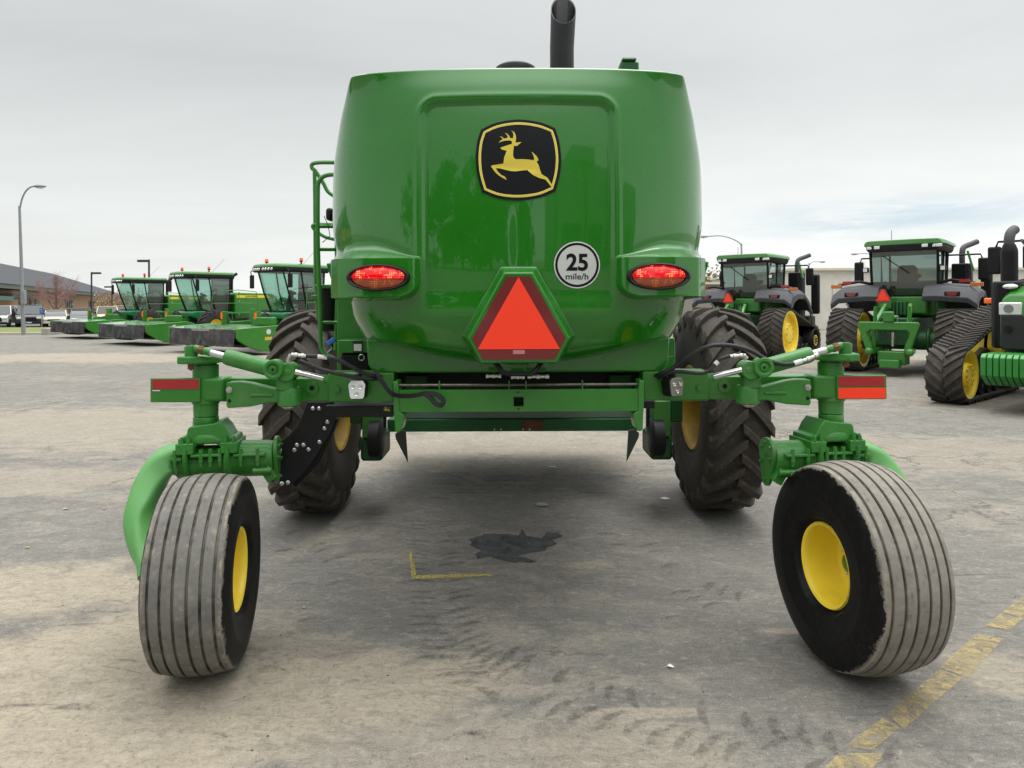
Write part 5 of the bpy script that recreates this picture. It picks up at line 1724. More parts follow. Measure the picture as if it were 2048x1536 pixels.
    for z in (1.35, 2.0):
        B(MB().box(-.81, -.80, -1.62, -1.58, z, z + .08), 'latch', M_bolt, ho)
    stk = MB().cyl(V((-.35, -1.25, 1.4)), V((-.35, -1.25, 3.28)), .085, n=14)
    stk.lathe([(0, .11), (.05, .20), (.12, .20), (.14, .12)], V((-.35, -1.25, 3.25)), (0, 0, 1), 14)
    B(stk, 'air_intake_stack', M_pla)
    ex_ = MB().tube([V((.4, -1.9, 2.3)), V((.4, -1.9, 3.2)), V((.4, -2.0, 3.42)), V((.4, -2.2, 3.55))], .08, 12, smooth=3)
    B(ex_, 'exhaust', M_pla)
    # platform and railings on its left
    B(MB().box(-1.5, -.86, -2.2, .3, 1.42, 1.50), 'platform', M_grn, bevel=.01)
    rl = MB()
    rl.tube([V((-1.42, .25, 1.5)), V((-1.42, .25, 2.3)), V((-1.42, -.1, 2.55)), V((-1.42, -2.2, 2.55)), V((-1.42, -2.2, 1.5))], .02, 6, smooth=2)
    rl.tube([V((-1.42, .25, 1.95)), V((-1.42, -2.2, 1.95))], .016, 6)
    rl.tube([V((-1.42, -1.2, 1.5)), V((-1.42, -1.2, 2.55))], .016, 6)
    B(rl, 'handrail', M_grn)
    B(MB().box(-1.5, -1.1, -.5, .3, 1.05, 1.42), 'step_box', M_pla, bevel=.02)
    st_ = MB()
    for z in (.45, .75, 1.05): st_.box(-1.62, -1.42, -.7, -.3, z, z + .04)
    st_.tube([V((-1.62, -.7, .42)), V((-1.62, -.7, 1.45))], .02, 6); st_.tube([V((-1.62, -.3, .42)), V((-1.62, -.3, 1.45))], .02, 6)
    B(st_, 'step_ladder', M_grn)
    for x in (-1, 1):
        simple_wheel(o, x * 1.55, .25, .82, .55, x)
        simple_wheel(o, x * 1.45, -3.4, .48, .38, x, False, 'caster_wheel')
        B(MB().tube([V((x * .5, -3.2, 1.2)), V((x * 1.3, -3.2, 1.2)), V((x * 1.45, -3.25, 1.0)), V((x * 1.72, -3.4, .5))], .06, 8, smooth=3), 'caster_arm', M_grn)
    # mower header in front
    hdr = bpy.data.objects.new('mower_header', None); COL.objects.link(hdr); hdr.parent = o; hdr.empty_display_size = .5
    H = lambda mb, n, m, **k: mb.build(n, m, hdr, None, **k)
    cov = MB().loft([[V((x, 3.98, .93)), V((x, 3.98, .97)), V((x, 3.2, 1.04)), V((x, 2.3, 1.06)), V((x, 2.3, 1.0)), V((x, 3.2, .98))] for x in (-2.35, 2.35)])
    H(cov, 'top_cover', M_cover, smooth=20)
    H(MB().box(-2.35, 2.35, 2.2, 2.3, .3, 1.08), 'rear_frame', M_grn, bevel=.02)
    for x in (-1, 1):
        pr = [(4.02, 1.0), (2.15, 1.10), (1.75, 1.0), (1.75, .40), (2.0, .15), (2.5, .10), (3.1, .16), (3.6, .34), (3.95, .56), (4.02, .66)]
        e_ = H(MB().prism([V((x * 2.35, y, z)) for y, z in pr], V((x * .14, 0, 0))), 'end_shield', M_grn, bevel=.02)
        bd = MB().cyl(V((x * 2.492, 2.75, .86)), V((x * 2.497, 2.75, .86)), .10, n=18)
        bd.build('round_decal', M_lgrey, e_, None)
        if x < 0:
            tx = text_mesh('500R', .16, .008)
            tx.v = [V((-2.497, 2.75 - v.x, .60 + v.y)) for v in tx.v]
            tx.build('shield_lettering', M_yelv, e_, None, smooth=0)
        MB().box(x * 2.49 - .005, x * 2.49 + .005, 1.8, 2.0, .86, .94).build('side_marker', M_amber, e_, None)
        H(MB().box(x * 1.2 - .06, x * 1.2 + .06, 2.25, 2.45, 1.05, 1.6), 'marker_post', M_grn, bevel=.01)
        H(MB().box(x * 1.2 - .065, x * 1.2 + .065, 2.46, 2.47, 1.30, 1.56), 'marker_reflector', M_amber)
        H(MB().beam(V((x * .9, 2.3, 1.1)), V((x * .5, 1.0, 1.15)), .12, .18), 'lift_arm', M_grn, bevel=.02)
    rd = random.Random(3)
    for (x0, x1) in ((-2.33, -.42), (-.40, .40), (.42, 2.33)):
        n = 26
        top = [V((x0 + (x1 - x0) * i / n, 4.0 + .012 * math.sin(i * 1.3), .95)) for i in range(n + 1)]
        vs, fs = [], []
        ph = rd.uniform(0, 6)
        for j in range(5):
            for i in range(n + 1):
                t = j / 4
                vs.append(V((top[i].x, 4.01 + t * (.05 * math.sin(i * 1.1 + ph + t) + .03 * math.sin(i * .43 + ph * 2)) + .02 * t, .95 - .62 * t)))
        for j in range(4):
            for i in range(n):
                a = j * (n + 1) + i
                fs.append((a, a + 1, a + n + 2, a + n + 1))
        cu_ = MB().add(vs, fs)
        co = H(cu_, 'curtain', M_curt, smooth=60)
    H(MB().box(-.62, .62, 4.02, 4.05, .88, .97), 'curtain_bracket', mat('galvanised strip', srgb(150, 150, 140), .5, metal=.3))
    H(MB().box(-2.3, 2.3, 2.5, 3.7, .30, .42), 'cutter_bar', M_blk, bevel=.03)
    H(MB().prism([V((x, y, 1.07)) for x, y in ((-2.2, 2.4), (-1.3, 2.5), (-.8, 2.35), (-.8, 2.2), (-2.2, 2.2))], V((0, 0, .32))), 'drive_cover', M_grn, bevel=.04)
    hc = MB()
    for k in range(5):
        hc.tube([V((-.5 + .08 * k, 1.9, 1.1)), V((-.7 + .05 * k, 1.6, 1.35 + .05 * k)), V((-.6, 1.2, 1.2))], .02, 6, smooth=3)
    H(hc, 'hose_bundle', M_hose)
    H(MB().box(-.35, -.1, 1.75, 2.0, 1.1, 1.7), 'valve_block', M_grn, bevel=.02)
    return o


TH = R(142.3)
w1 = bg_windrower('nearest green windrower of the parked row, its full header end shield in view')
w1.location = (-9.34, 30.65, 0); w1.rotation_euler.z = TH
km = kid_map()
w2 = copy_tree(w1, km); w2.location = (-15.9, 37.2, 0)
w2['label'] = 'green windrower in the middle of the parked row'
w3 = copy_tree(w1, km); w3.location = (-22.7, 44.2, 0)
w3['label'] = 'green windrower farthest left of the parked row, nearest the tan building'


# ------------------------------------------------------------------ tracked tractors
def hull_path(circles, n=20):
    """outline of a belt around circles [(y,z,r)], counter-clockwise, listed in order"""
    out = []
    m = len(circles)
    for i in range(m):
        y0, z0, r0 = circles[i - 1]; y1, z1, r1 = circles[i]; y2, z2, r2 = circles[(i + 1) % m]
        def nrm(a, b):
            (ya, za, ra), (yb_, zb, rb) = a, b
            d = math.hypot(yb_ - ya, zb - za); ang = math.atan2(zb - za, yb_ - ya)
            # outer tangent normal angle on the right-hand side of travel (ccw)
            return ang - math.pi / 2 + math.asin(max(-1, min(1, (rb - ra) / d))) * -1 * -1 * 1.0
        a0 = nrm((y0, z0, r0), (y1, z1, r1)); a1 = nrm((y1, z1, r1), (y2, z2, r2))
        while a1 < a0: a1 += 2 * math.pi
        k = max(2, int((a1 - a0) / (2 * math.pi) * n * 2))
        for j in range(k + 1):
            a = a0 + (a1 - a0) * j / k
            out.append((y1 + r1 * math.cos(a), z1 + r1 * math.sin(a)))
    return out


def resample(pts, step):
    out = []; n = len(pts); acc = 0
    L = [0]
    for i in range(n):
        a, b = pts[i], pts[(i + 1) % n]
        L.append(L[-1] + math.hypot(b[0] - a[0], b[1] - a[1]))
    tot = L[-1]; m = int(tot / step)
    for k in range(m):
        t = tot * k / m
        i = 0
        while L[i + 1] < t: i += 1
        f = (t - L[i]) / max(1e-9, L[i + 1] - L[i])
        a, b = pts[i], pts[(i + 1) % n]
        out.append((a[0] + (b[0] - a[0]) * f, a[1] + (b[1] - a[1]) * f))
    return out


M_belt = mat('worn rubber track', srgb(62, 58, 54), 0.85, var=.25, vs=4, dust=.5, dustcol=srgb(104, 96, 86), bump=.25)
M_win = M_glassd


def track(parent, x, w, R0, R1, Lw, flip):
    """drive wheel radius R0 at y=0, idler radius R1 at y=Lw"""
    trk = bpy.data.objects.new('track', None); COL.objects.link(trk); trk.parent = parent; trk.empty_display_size = .4
    trk.location = (x, 0, 0)
    th, lug = .04, .05
    zb = R0 + th + lug
    circ = [(0, zb, R0), (Lw, R1 + th + lug, R1)]
    # order ccw in (y,z): rear wheel -> along the bottom -> idler -> back over the top
    pts = resample(hull_path(circ), .085)
    n = len(pts)
    nr = []
    for i in range(n):
        a, b = pts[i - 1], pts[(i + 1) % n]
        d = V((b[0] - a[0], b[1] - a[1])).normalized()
        nr.append((d.y, -d.x))
    mb = MB()
    rings = []
    for i in range(n):
        (y, z), (ny, nz) = pts[i], nr[i]
        rings.append([V((-w / 2, y, z)), V((w / 2, y, z)), V((w / 2, y + ny * th, z + nz * th)), V((-w / 2, y + ny * th, z + nz * th))])
    vs = [p for r in rings for p in r]
    fs = []
    for i in range(n):
        j = (i + 1) % n
        for k in range(4):
            l = (k + 1) % 4
            fs.append((i * 4 + k, i * 4 + l, j * 4 + l, j * 4 + k))
    mb.add(vs, fs)
    def at(u):
        i = int(math.floor(u)) % n; f = u - math.floor(u); j = (i + 1) % n
        return (pts[i][0] * (1 - f) + pts[j][0] * f, pts[i][1] * (1 - f) + pts[j][1] * f, nr[i][0] * (1 - f) + nr[j][0] * f, nr[i][1] * (1 - f) + nr[j][1] * f)
    nl = n // 2
    for side in (-1, 1):
        for q in range(nl):
            u0 = q * n / nl + (n / nl / 2 if side > 0 else 0)
            rg = []
            for t in (0, .35, .7, 1.0):
                u = u0 + t * 2.6 * flip
                r4 = []
                for du, h in ((-.42, th), (.42, th), (.28, th + lug), (-.28, th + lug)):
                    y, z, ny, nz = at((u + du) % n)
                    r4.append(V((side * (.01 + (w / 2 - .01) * t), y + ny * h, z + nz * h)))
                rg.append(r4)
            mb.loft(rg)
    mb.build('belt', M_belt, trk, smooth=25)
    for (yy, zz_, r_, nm) in ((0, zb, R0, 'drive_wheel'), (Lw, R1 + th + lug, R1, 'idler_wheel')):
        for sd in (-1, 1):
            wd = MB().lathe([(sd * w * .05, r_ * .97), (sd * w * .47, r_ * .985), (sd * w * .49, r_ * .97), (sd * w * .47, r_ * .88), (sd * w * .30, r_ * .84), (sd * w * .24, r_ * .55), (sd * w * .26, r_ * .5), (sd * w * .44, r_ * .44), (sd * w * .46, r_ * .30), (sd * w * .46, 0)], (0, yy, zz_), (1, 0, 0), 40)
            wd.f = [f for f in wd.f if len(f) <= 4]; wd.m = [0] * len(wd.f)
            wo_ = wd.build(nm, M_yel if (nm[0] == 'd' or Lw > 2.58) else M_blk, trk, smooth=35)
            bt = EACH()
            for k in range(10):
                a = 2 * math.pi * k / 10
                bt.lathe([(0, .03), (.03, .03), (.03, 0)], V((sd * w * .45, yy + r_ * .37 * math.cos(a), zz_ + r_ * .37 * math.sin(a))), (sd, 0, 0), 6)
            bt.build('hub_bolt', mat('yellow hub ring', srgb(230, 190, 40), .5, var=.2), wo_, smooth=0)
    for k in range(3):
        yy = Lw * (.36 + .17 * k)
        for sd in (-1, 1):
            MB().lathe([(sd * .05, .19), (sd * w * .40, .19), (sd * w * .42, .15), (sd * w * .36, .10), (sd * w * .42, .05), (sd * w * .42, 0)], (0, yy, .19 + th + lug), (1, 0, 0), 24).build('roller', M_pla, trk)
    MB().prism([V((-w * .12, y, z)) for y, z in ((.3, .75), (.3, .45), (Lw - .3, .35), (Lw - .2, .55), (.9, .95))], V((w * .24, 0, 0))).build('track_frame', M_blk, trk, bevel=.02)
    return trk


def tractor(label, var=False, group=None):
    o = empty('tracked_tractor', (0, 0, 0), 0, None, label, 'tractor', group)
    B = lambda mb, n, m, par=o, **k: mb.build(n, m, par, None, **k)
    tw, gx_ = .76, 1.27
    R0, R1, Lw = .76, .44, 2.55
    if var: R0, R1, Lw, tw, gx_ = .80, .45, 2.6, .60, 1.15
    for sx in (-1, 1):
        track(o, sx * gx_, tw, R0, R1, Lw, 1)
    # transmission and axle
    bd_ = MB().box(-.42, .42, -.7, 3.0 if not var else 2.3, .75, 1.45)
    bd_.cyl(V((-gx_ + .2, 0, .86)), V((gx_ - .2, 0, .86)), .24, n=24)
    for sx in (-1, 1): bd_.cyl(V((sx * .62, 0, .86)), V((sx * .70, 0, .86)), .34, n=24)
    B(bd_, 'transmission', M_grd, bevel=.03)
    # engine hood
    hp_ = [(1.25, 1.35), (1.25, 2.30), (2.4, 2.28), (3.55, 2.12), (3.85, 1.98), (3.95, 1.75), (3.95, 1.05), (3.3, .95)]
    def hr(w, sh): return [V((w, y, 1.05 + (z - 1.05) * sh)) for y, z in hp_]
    hm = MB().loft([hr(-.52, .90), hr(-.40, 1.0), hr(.40, 1.0), hr(.52, .90)])
    ho = B(hm, 'engine_hood', M_grn, bevel=.03)
    for sx in (-1, 1):
        B(MB().prism([V((sx * .523, y, z)) for y, z in ((1.4, 1.92), (1.4, 2.05), (3.0, 1.98), (3.3, 1.86))], V((sx * .004, 0, 0))), 'yellow_stripe', mat('yellow stripe', (1, 1, 1)), ho)
        hl_ = B(MB().box(sx * .36 - .17, sx * .36 + .17, 3.90, 3.985, 1.62, 1.84), 'headlight', M_led, ho, bevel=.02)
        B(MB().cyl(V((sx * .38, 3.98, 1.73)), V((sx * .38, 3.995, 1.73)), .075, n=20), 'headlight_lens', mat('dark lens ring', srgb(120, 122, 122), .15, coat=.8), hl_)
        B(MB().prism([V((sx * .15, y, z)) for y, z in ((2.9, 2.245), (3.5, 2.15), (3.5, 2.155), (2.9, 2.25))], V((sx * .2, 0, 0))), 'hood_vent', M_grd, ho)
    B(MB().box(-.50, .50, 3.93, 3.99, 1.02, 1.62), 'front_grille', mat('black grille ribs', srgb(30, 30, 32), .6, bump=.6, bs=60), ho, bevel=.02)
    fl_ = MB()
    B(MB().cyl(V((-.38, 3.98, 1.38)), V((-.38, 4.03, 1.38)), .055, n=16), 'fog_light', M_pla, ho)
    B(MB().cyl(V((.38, 3.98, 1.38)), V((.38, 4.03, 1.38)), .055, n=16), 'fog_light', M_pla, ho)
    # front weights: a pack of ribbed slabs
    if var:
        wp = bpy.data.objects.new('front_weights', None); COL.objects.link(wp); wp.parent = o; wp.empty_display_size = .3
        for k in range(13):
            x = -.62 + k * .0925
            pr = [(4.05, .98), (4.75, .98), (4.82, .92), (4.82, .62), (4.74, .56), (4.55, .44), (4.15, .44), (4.05, .55)]
            MB().prism([V((x, y, z)) for y, z in pr], V((.080, 0, 0))).build('weight_slab', mat('bright green weight paint', srgb(44, 130, 50), .42, coat=.2, var=.05), wp, None, bevel=.012)
        B(MB().box(-.35, .35, 3.7, 4.3, .5, .9), 'weight_bracket', M_grn, bevel=.02)
    else:
        B(MB().box(-.45, .45, 3.95, 4.3, .65, 1.0), 'front_bracket', M_grn, bevel=.03)
    # cab
    def cr(z, yr, yf, w, wf): return [V((-w, yr, z)), V((w, yr, z)), V((wf, yf, z)), V((-wf, yf, z))]
    cg = MB().loft([cr(1.95, -.25, 1.15, .62, .62), cr(2.22, -.42, 1.22, .78, .70), cr(3.22, -.52, 1.28, .80, .72)], caps=False)
    B(cg, 'cab_glass', M_glassd, smooth=0)
    B(MB().box(-.74, .74, -.3, 1.15, 1.5, 1.97), 'cab_base', M_grn, bevel=.04)
    B(MB().box(-.70, .70, .95, 1.1, 1.97, 2.45), 'dashboard', M_pla, bevel=.03)
    se = MB().box(-.27, .27, .0, .45, 2.05, 2.2)
    se.prism([V((x, .02, z)) for x, z in ((-.27, 2.1), (-.24, 2.75), (-.17, 2.85), (.17, 2.85), (.24, 2.75), (.27, 2.1))], V((0, -.12, 0)))
    B(se, 'driver_seat', M_pla, bevel=.04)
    B(MB().lathe([(0, .18), (.02, .2), (.04, .18)], V((.0, .72, 2.55)), (0, -.4, .9), 20), 'steering_wheel', M_pla)
    for sx in (-1, 1):
        B(MB().tube([V((sx * .62, -.26, 1.95)), V((sx * .785, -.43, 2.22)), V((sx * .805, -.53, 3.24))], .038, 6), 'rear_pillar', M_pla)
        B(MB().tube([V((sx * .64, 1.16, 1.95)), V((sx * .70, 1.23, 2.22)), V((sx * .73, 1.29, 3.24))], .04, 6), 'front_pillar', M_pla)
        B(MB().tube([V((sx * .72, .42, 1.95)), V((sx * .78, .44, 3.24))], .03, 6), 'door_pillar', M_pla)
    B(MB().beam(V((-.62, -.27, 1.96)), V((.62, -.27, 1.96)), .06, .06), 'window_sill', M_pla)
    B(MB().beam(V((-.5, -.55, 3.10)), V((.12, -.50, 2.62)), .02, .02), 'wiper', M_pla)
    def tr_(z, g, h=1): return [V((x * g, y, z + (.0 if abs(x) > .6 else 0))) for x, y in ((-.92, -.72), (-.98, -.3), (-.95, 1.2), (-.7, 1.52), (.7, 1.52), (.95, 1.2), (.98, -.3), (.92, -.72), (.3, -.80), (-.3, -.80))]
    rf = B(MB().loft([tr_(3.36, 1.0), tr_(3.45, .98), tr_(3.50, .90)]), 'roof', mat('light green roof', (1, 1, 1)), bevel=.02)
    B(MB().loft([tr_(3.20, .88), tr_(3.26, .93), tr_(3.36, .955)]), 'roof_fascia', M_pla, rf, bevel=.01)
    for x in (-.78, -.58, .55, .72, .86):
        B(MB().box(x - .07, x + .07, -.80 + (.06 if abs(x) > .7 else 0), -.70, 3.27, 3.35), 'roof_light', M_led, rf, bevel=.01)
    B(MB().tube([V((-.35, -.2, 3.48)), V((-.35, -.2, 3.8))], .008, 4), 'antenna', M_pla, rf)
    for sx in (-1, 1):
        arm = B(MB().tube([V((sx * .80, -.42, 2.35)), V((sx * 1.1, -.5, 2.42)), V((sx * 1.62, -.55, 2.33))], .04, 6), 'light_bar', M_pla)
        B(MB().box(min(sx * 1.28, sx * 1.50), max(sx * 1.28, sx * 1.50), -.60, -.55, 2.35, 2.43), 'bar_reflector', M_red, arm)
        B(MB().box(min(sx * 1.52, sx * 1.80), max(sx * 1.52, sx * 1.80), -.62, -.55, 2.24, 2.34), 'bar_turn_light', mat('dull amber lens', srgb(190, 110, 50), .3), arm, bevel=.01)
        fl = B(MB().box(sx * .92 - .07, sx * .92 + .07, -.58, -.46, 2.66, 2.80), 'rear_work_light', M_pla, bevel=.02)
        B(MB().box(sx * .92 - .05, sx * .92 + .05, -.592, -.582, 2.68, 2.78), 'work_light_lens', M_led, fl)
        ma = B(MB().tube([V((sx * .75, 1.28, 3.15)), V((sx * 1.5, 1.35, 3.15)), V((sx * 1.55, 1.35, 3.0))], .025, 6), 'mirror_arm', M_pla)
        B(MB().box(sx * 1.57 - .13, sx * 1.57 + .13, 1.30, 1.38, 2.45, 3.05), 'mirror', M_pla, ma, bevel=.04)
        # fender
        xo, xi = (1.72, .52) if not var else (1.50, .5)
        fp = [(-.95, 1.82), (-1.0, 1.95), (-.80, 2.20), (-.25, 2.30), (.45, 2.28), (.95, 2.02), (1.25, 1.62), (1.22, 1.56), (.88, 1.92), (.42, 2.12), (-.2, 2.13), (-.62, 2.02), (-.80, 1.84)]
        rings = [[V((sx * xi, y, z + .05)) for y, z in fp], [V((sx * (xi + .3), y, z + .06)) for y, z in fp], [V((sx * (xo - .2), y, z - .0)) for y, z in fp], [V((sx * xo, y * .97, z - .16)) for y, z in fp]]
        fo = B(MB().loft(rings), 'fender', M_gfen, bevel=.015, smooth=40)
        B(MB().box(sx * 1.18 - .17, sx * 1.18 + .17, -.985, -.90, 1.99, 2.12), 'fender_lamp_housing', M_pla, fo, bevel=.02)
        B(MB().prism([V((sx * 1.18 + a, -.995, b)) for a, b in ((-.14, 2.11), (.14, 2.11), (.08, 2.01), (-.08, 2.01))], V((0, .02, 0))), 'fender_tail_light', mat('dull red lens', srgb(130, 40, 36), .3, coat=.5), fo)
        for k in range(8):
            B(MB().beam(V((sx * (xo - .02), .25 + k * .11, 2.13 - .012 * k * k)), V((sx * (xo + .008), .30 + k * .11, 1.93 - .018 * k * k)), .022, .03), 'fender_rib', M_blk, fo)
    # muffler box and exhaust on the right
    if not var:
        mx = MB().loft([[V((x, y, z)) for x, y in ((.80, 1.40), (1.18, 1.40), (1.26, 1.50), (1.26, 1.82), (1.18, 1.92), (.80, 1.92))] for z in (1.35, 2.92)])
        mo = B(mx, 'aftertreatment_box', M_pla, bevel=.04)
        B(MB().tube([V((1.02, 1.7, 2.9)), V((1.02, 1.7, 3.2)), V((1.05, 1.78, 3.38)), V((1.2, 2.0, 3.48)), V((1.32, 2.15, 3.55))], .075, 14, smooth=4), 'exhaust_pipe', mat('grey exhaust', srgb(74, 74, 76), .6, bump=.2), mo)
        B(MB().beam(V((1.2, 1.35, 3.25)), V((1.34, 1.35, 2.7)), .12, .05), 'green_guard', M_grn, mo)
        B(MB().box(1.42, 1.70, 1.9, 2.1, 1.45, 2.85), 'air_cleaner_duct', M_pla, bevel=.06)
        B(MB().box(.75, 1.5, 1.5, 2.2, 1.0, 1.4), 'tool_box', M_pla, bevel=.06)
    else:
        mx = MB().loft([[V((x, y, z)) for x, y in ((.30, 2.95), (.68, 2.95), (.76, 3.1), (.76, 3.55), (.68, 3.65), (.30, 3.65))] for z in (1.02, 2.22)])
        mo = B(mx, 'aftertreatment_box', M_pla, bevel=.04)
        pz = MB().cyl(V((.54, 3.32, 2.2)), V((.54, 3.32, 2.75)), .135, n=20)
        pz.lathe([(0, .135), (.05, .13), (.14, .095)], V((.54, 3.32, 2.75)), (0, 0, 1), 20)
        B(pz, 'exhaust_shroud', M_pla, mo)
        B(MB().tube([V((.54, 3.32, 2.83)), V((.54, 3.32, 2.98)), V((.53, 3.26, 3.10)), V((.50, 3.14, 3.17))], .085, 14, smooth=4), 'exhaust_pipe', mat('grey exhaust', (1, 1, 1)), mo)
        B(MB().box(.76, .94, 3.15, 3.35, 1.82, 1.92), 'side_marker_light', M_amber, mo, bevel=.02)
        ml = B(MB().tube([V((.75, 1.4, 3.05)), V((.5, 2.75, 3.0)), V((.36, 2.95, 2.85))], .02, 6, smooth=3), 'front_mirror_arm', M_pla)
        B(MB().box(.20, .42, 2.95, 3.03, 2.45, 2.88), 'front_mirror', M_pla, ml, bevel=.04)
        B(MB().ball((.42, 3.72, 2.12), (.12, .08, .05)), 'oval_lamp', M_led, mo)
        B(MB().box(-1.0, 1.02, 1.9, 2.4, 2.12, 2.28), 'front_cowl', M_pla, bevel=.05)
    # drawbar, hitch and triangle at the back
    B(MB().box(-.30, .55, -.60, -.3, 1.55, 2.0), 'rear_body', M_grn, bevel=.03)
    vb = MB()
    for k in range(5): vb.box(-.30 + k * .09, -.23 + k * .09, -.85, -.6, 1.52, 1.86)
    B(vb, 'valve_stack', M_grd, bevel=.01)
    hi = bpy.data.objects.new('three_point_hitch', None); COL.objects.link(hi); hi.parent = o; hi.empty_display_size = .3
    Hh = lambda mb, n, m=M_grn, **k: mb.build(n, m, hi, None, **k)
    Hh(MB().prism([V((x, -1.25, z)) for x, z in ((-.72, 1.36), (.62, 1.36), (.66, 1.30), (.52, .86), (.44, .60), (.30, .60), (.34, .80), (.46, 1.08), (.38, 1.16), (-.46, 1.16), (-.54, 1.08), (-.42, .80), (-.40, .60), (-.54, .60), (-.62, .86), (-.76, 1.28))], V((0, .12, 0))), 'coupler_frame', bevel=.02)
    for sx in (-1, 1):
        Hh(MB().beam(V((sx * .28, -.35, 1.78)), V((sx * .38, -1.0, 1.32)), .10, .12), 'lift_arm', bevel=.02)
        Hh(MB().cyl(V((sx * .38, -1.0, 1.75)), V((sx * .40, -1.0, 1.30)), .045, n=12), 'lift_link')
        Hh(MB().cyl(V((sx * .40, -1.0, 1.30)), V((sx * .42, -1.05, .72)), .05, n=12), 'lift_cylinder')
        Hh(MB().beam(V((sx * .35, -.3, .62)), V((sx * .46, -1.3, .62)), .09, .14), 'draft_arm', bevel=.02)
        Hh(MB().ball((sx * .46, -1.32, .62), .10, 12), 'hook_end')
    Hh(MB().box(-.32, .32, -1.1, -.6, .28, .62), 'drawbar_support', bevel=.03)
    Hh(MB().box(-.22, .22, -1.35, -1.05, .22, .42), 'drawbar', bevel=.02)
    Hh(MB().box(-.16, .10, -1.28, -1.2, 1.36, 1.62), 'top_link_bracket', bevel=.03)
    Hh(MB().cyl(V((0, -.7, 1.45)), V((-.05, -1.25, 1.40)), .04, n=12), 'top_link')
    hs_ = MB()
    for k in range(4): hs_.tube([V((-.2 + .1 * k, -.8, 1.5)), V((-.25 + .12 * k, -1.15, 1.1)), V((-.1 + .08 * k, -1.1, .8))], .016, 6, smooth=3)
    Hh(hs_, 'hose_bundle', M_hose)
    Hh(MB().cyl(V((.05, -1.15, 1.1)), V((.05, -1.15, .75)), .03, n=10), 'chrome_pin', M_chr)
    MB().box(-.50, -.20, -.95, -.93, 1.70, 1.93).build('sign_bracket', M_grn, o, None)
    sgn = MB().prism([V((-.40 + a * .00205, -.97, 2.02 - (b - 640) * .00205)) for a, b in SMV], V((0, .01, 0))).build('slow_vehicle_sign', M_red, o, None, smooth=0)
    MB().prism([V((-.40 + a * .00205, -.974, 2.02 - (b - 640) * .00205)) for a, b in ((0, 556), (80, 698), (-80, 698))], V((0, .003, 0))).build('sign_triangle', M_org, sgn, None, smooth=0)
    # seat the body over the running gear
    dy = -1.3 if var else .78
    keep = ('track', 'transmission') if var else ('track', 'transmission', 'three_point_hitch')
    for ch in COL.objects:
        if ch.parent is not None and ch.parent == o and ch.name.split('.')[0] not in keep:
            far = var and ch.name.split('.')[0] in ('cab_glass', 'cab_base', 'rear_pillar', 'front_pillar', 'door_pillar', 'roof', 'roof_fascia', 'dashboard', 'driver_seat', 'steering_wheel', 'window_sill', 'wiper', 'mirror_arm', 'light_bar', 'rear_work_light', 'fender', 'front_cowl')
            ch.location.y += dy - (.9 if far else 0)
            if var: ch.location.x -= .13
    return o


t1 = tractor('green tracked tractor behind the right drive wheel, its exhaust bent right', False, 'tracked tractors parked at the right')
t1.location = (7.75, 24.5, 0); t1.rotation_euler.z = -R(40)
km = kid_map()
t2 = copy_tree(t1, km); t2.location = (10.2, 19.0, 0); t2.rotation_euler.z = -R(40)
t2['label'] = 'green tracked tractor seen from behind, its whole three-point hitch showing'
t3 = tractor('green tracked tractor facing the camera, ribbed weight pack in front, cut by the right edge', True)
hd3 = V((-.757, -.654, 0)).normalized(); rt3 = V((hd3.y, -hd3.x, 0))
idl = V((8.08, 13.3, 0))
org3 = idl - rt3 * 1.15 - hd3 * 2.6
t3.location = org3; t3.rotation_euler.z = math.atan2(-hd3.x, hd3.y)


# ------------------------------------------------------------------ buildings, cars, lamps and planting
wall_m = mat('pale precast concrete', srgb(212, 208, 198), .85, var=.10, vs=.6, dust=.25, dustcol=srgb(140, 134, 124), dscale=.5, bump=.1)
cb = empty('concrete_building', G(1500, 50), 0, None, 'long pale concrete building with a light roof edge behind the tracked tractors', 'building')
YB2 = 50.0
def gw(px, py, Y): return P(px, py, Y)
cbx0, cbx1 = G(1583, YB2).x, G(2600, YB2).x
zt2 = P(1700, 541, YB2).z
O2 = cb.location
MB().box(cbx0, cbx1, YB2, YB2 + 20, 0, zt2).build('wall', wall_m, cb, O2)
MB().box(cbx0 - .2, cbx1, YB2 - .25, YB2 + 20, zt2 + .003, zt2 + .16).build('roof_edge', mat('cream metal coping', srgb(214, 208, 188), .5), cb, O2)
for k in range(8):
    x = G(1668, YB2).x + k * 4.4
    MB().box(x - .09, x + .09, YB2 - .1, YB2 - .003, 0, zt2 - .9).build('pilaster', wall_m, cb, O2)
MB().box(G(1768, YB2).x, G(1776, YB2).x, YB2 + 3, YB2 + 4, zt2 + .1, zt2 + .8).build('roof_vent', M_led, cb, O2)
sh = empty('low_shed', G(1440, 44), 0, None, 'low grey shed with a cream roof edge seen between hood and tractor cab', 'building')
O3 = sh.location
x0, x1 = G(1380, 44).x, G(1560, 44).x
zt3 = P(1420, 569, 44).z
MB().box(x0, x1, 44, 48, 0, zt3).build('wall', mat('grey rendered wall', srgb(150, 142, 132), .8), sh, O3)
MB().box(x0 - .2, x1 + .2, 43.7, 48.3, zt3 + .003, zt3 + .14).build('roof', mat('cream metal coping', (1, 1, 1)), sh, O3)

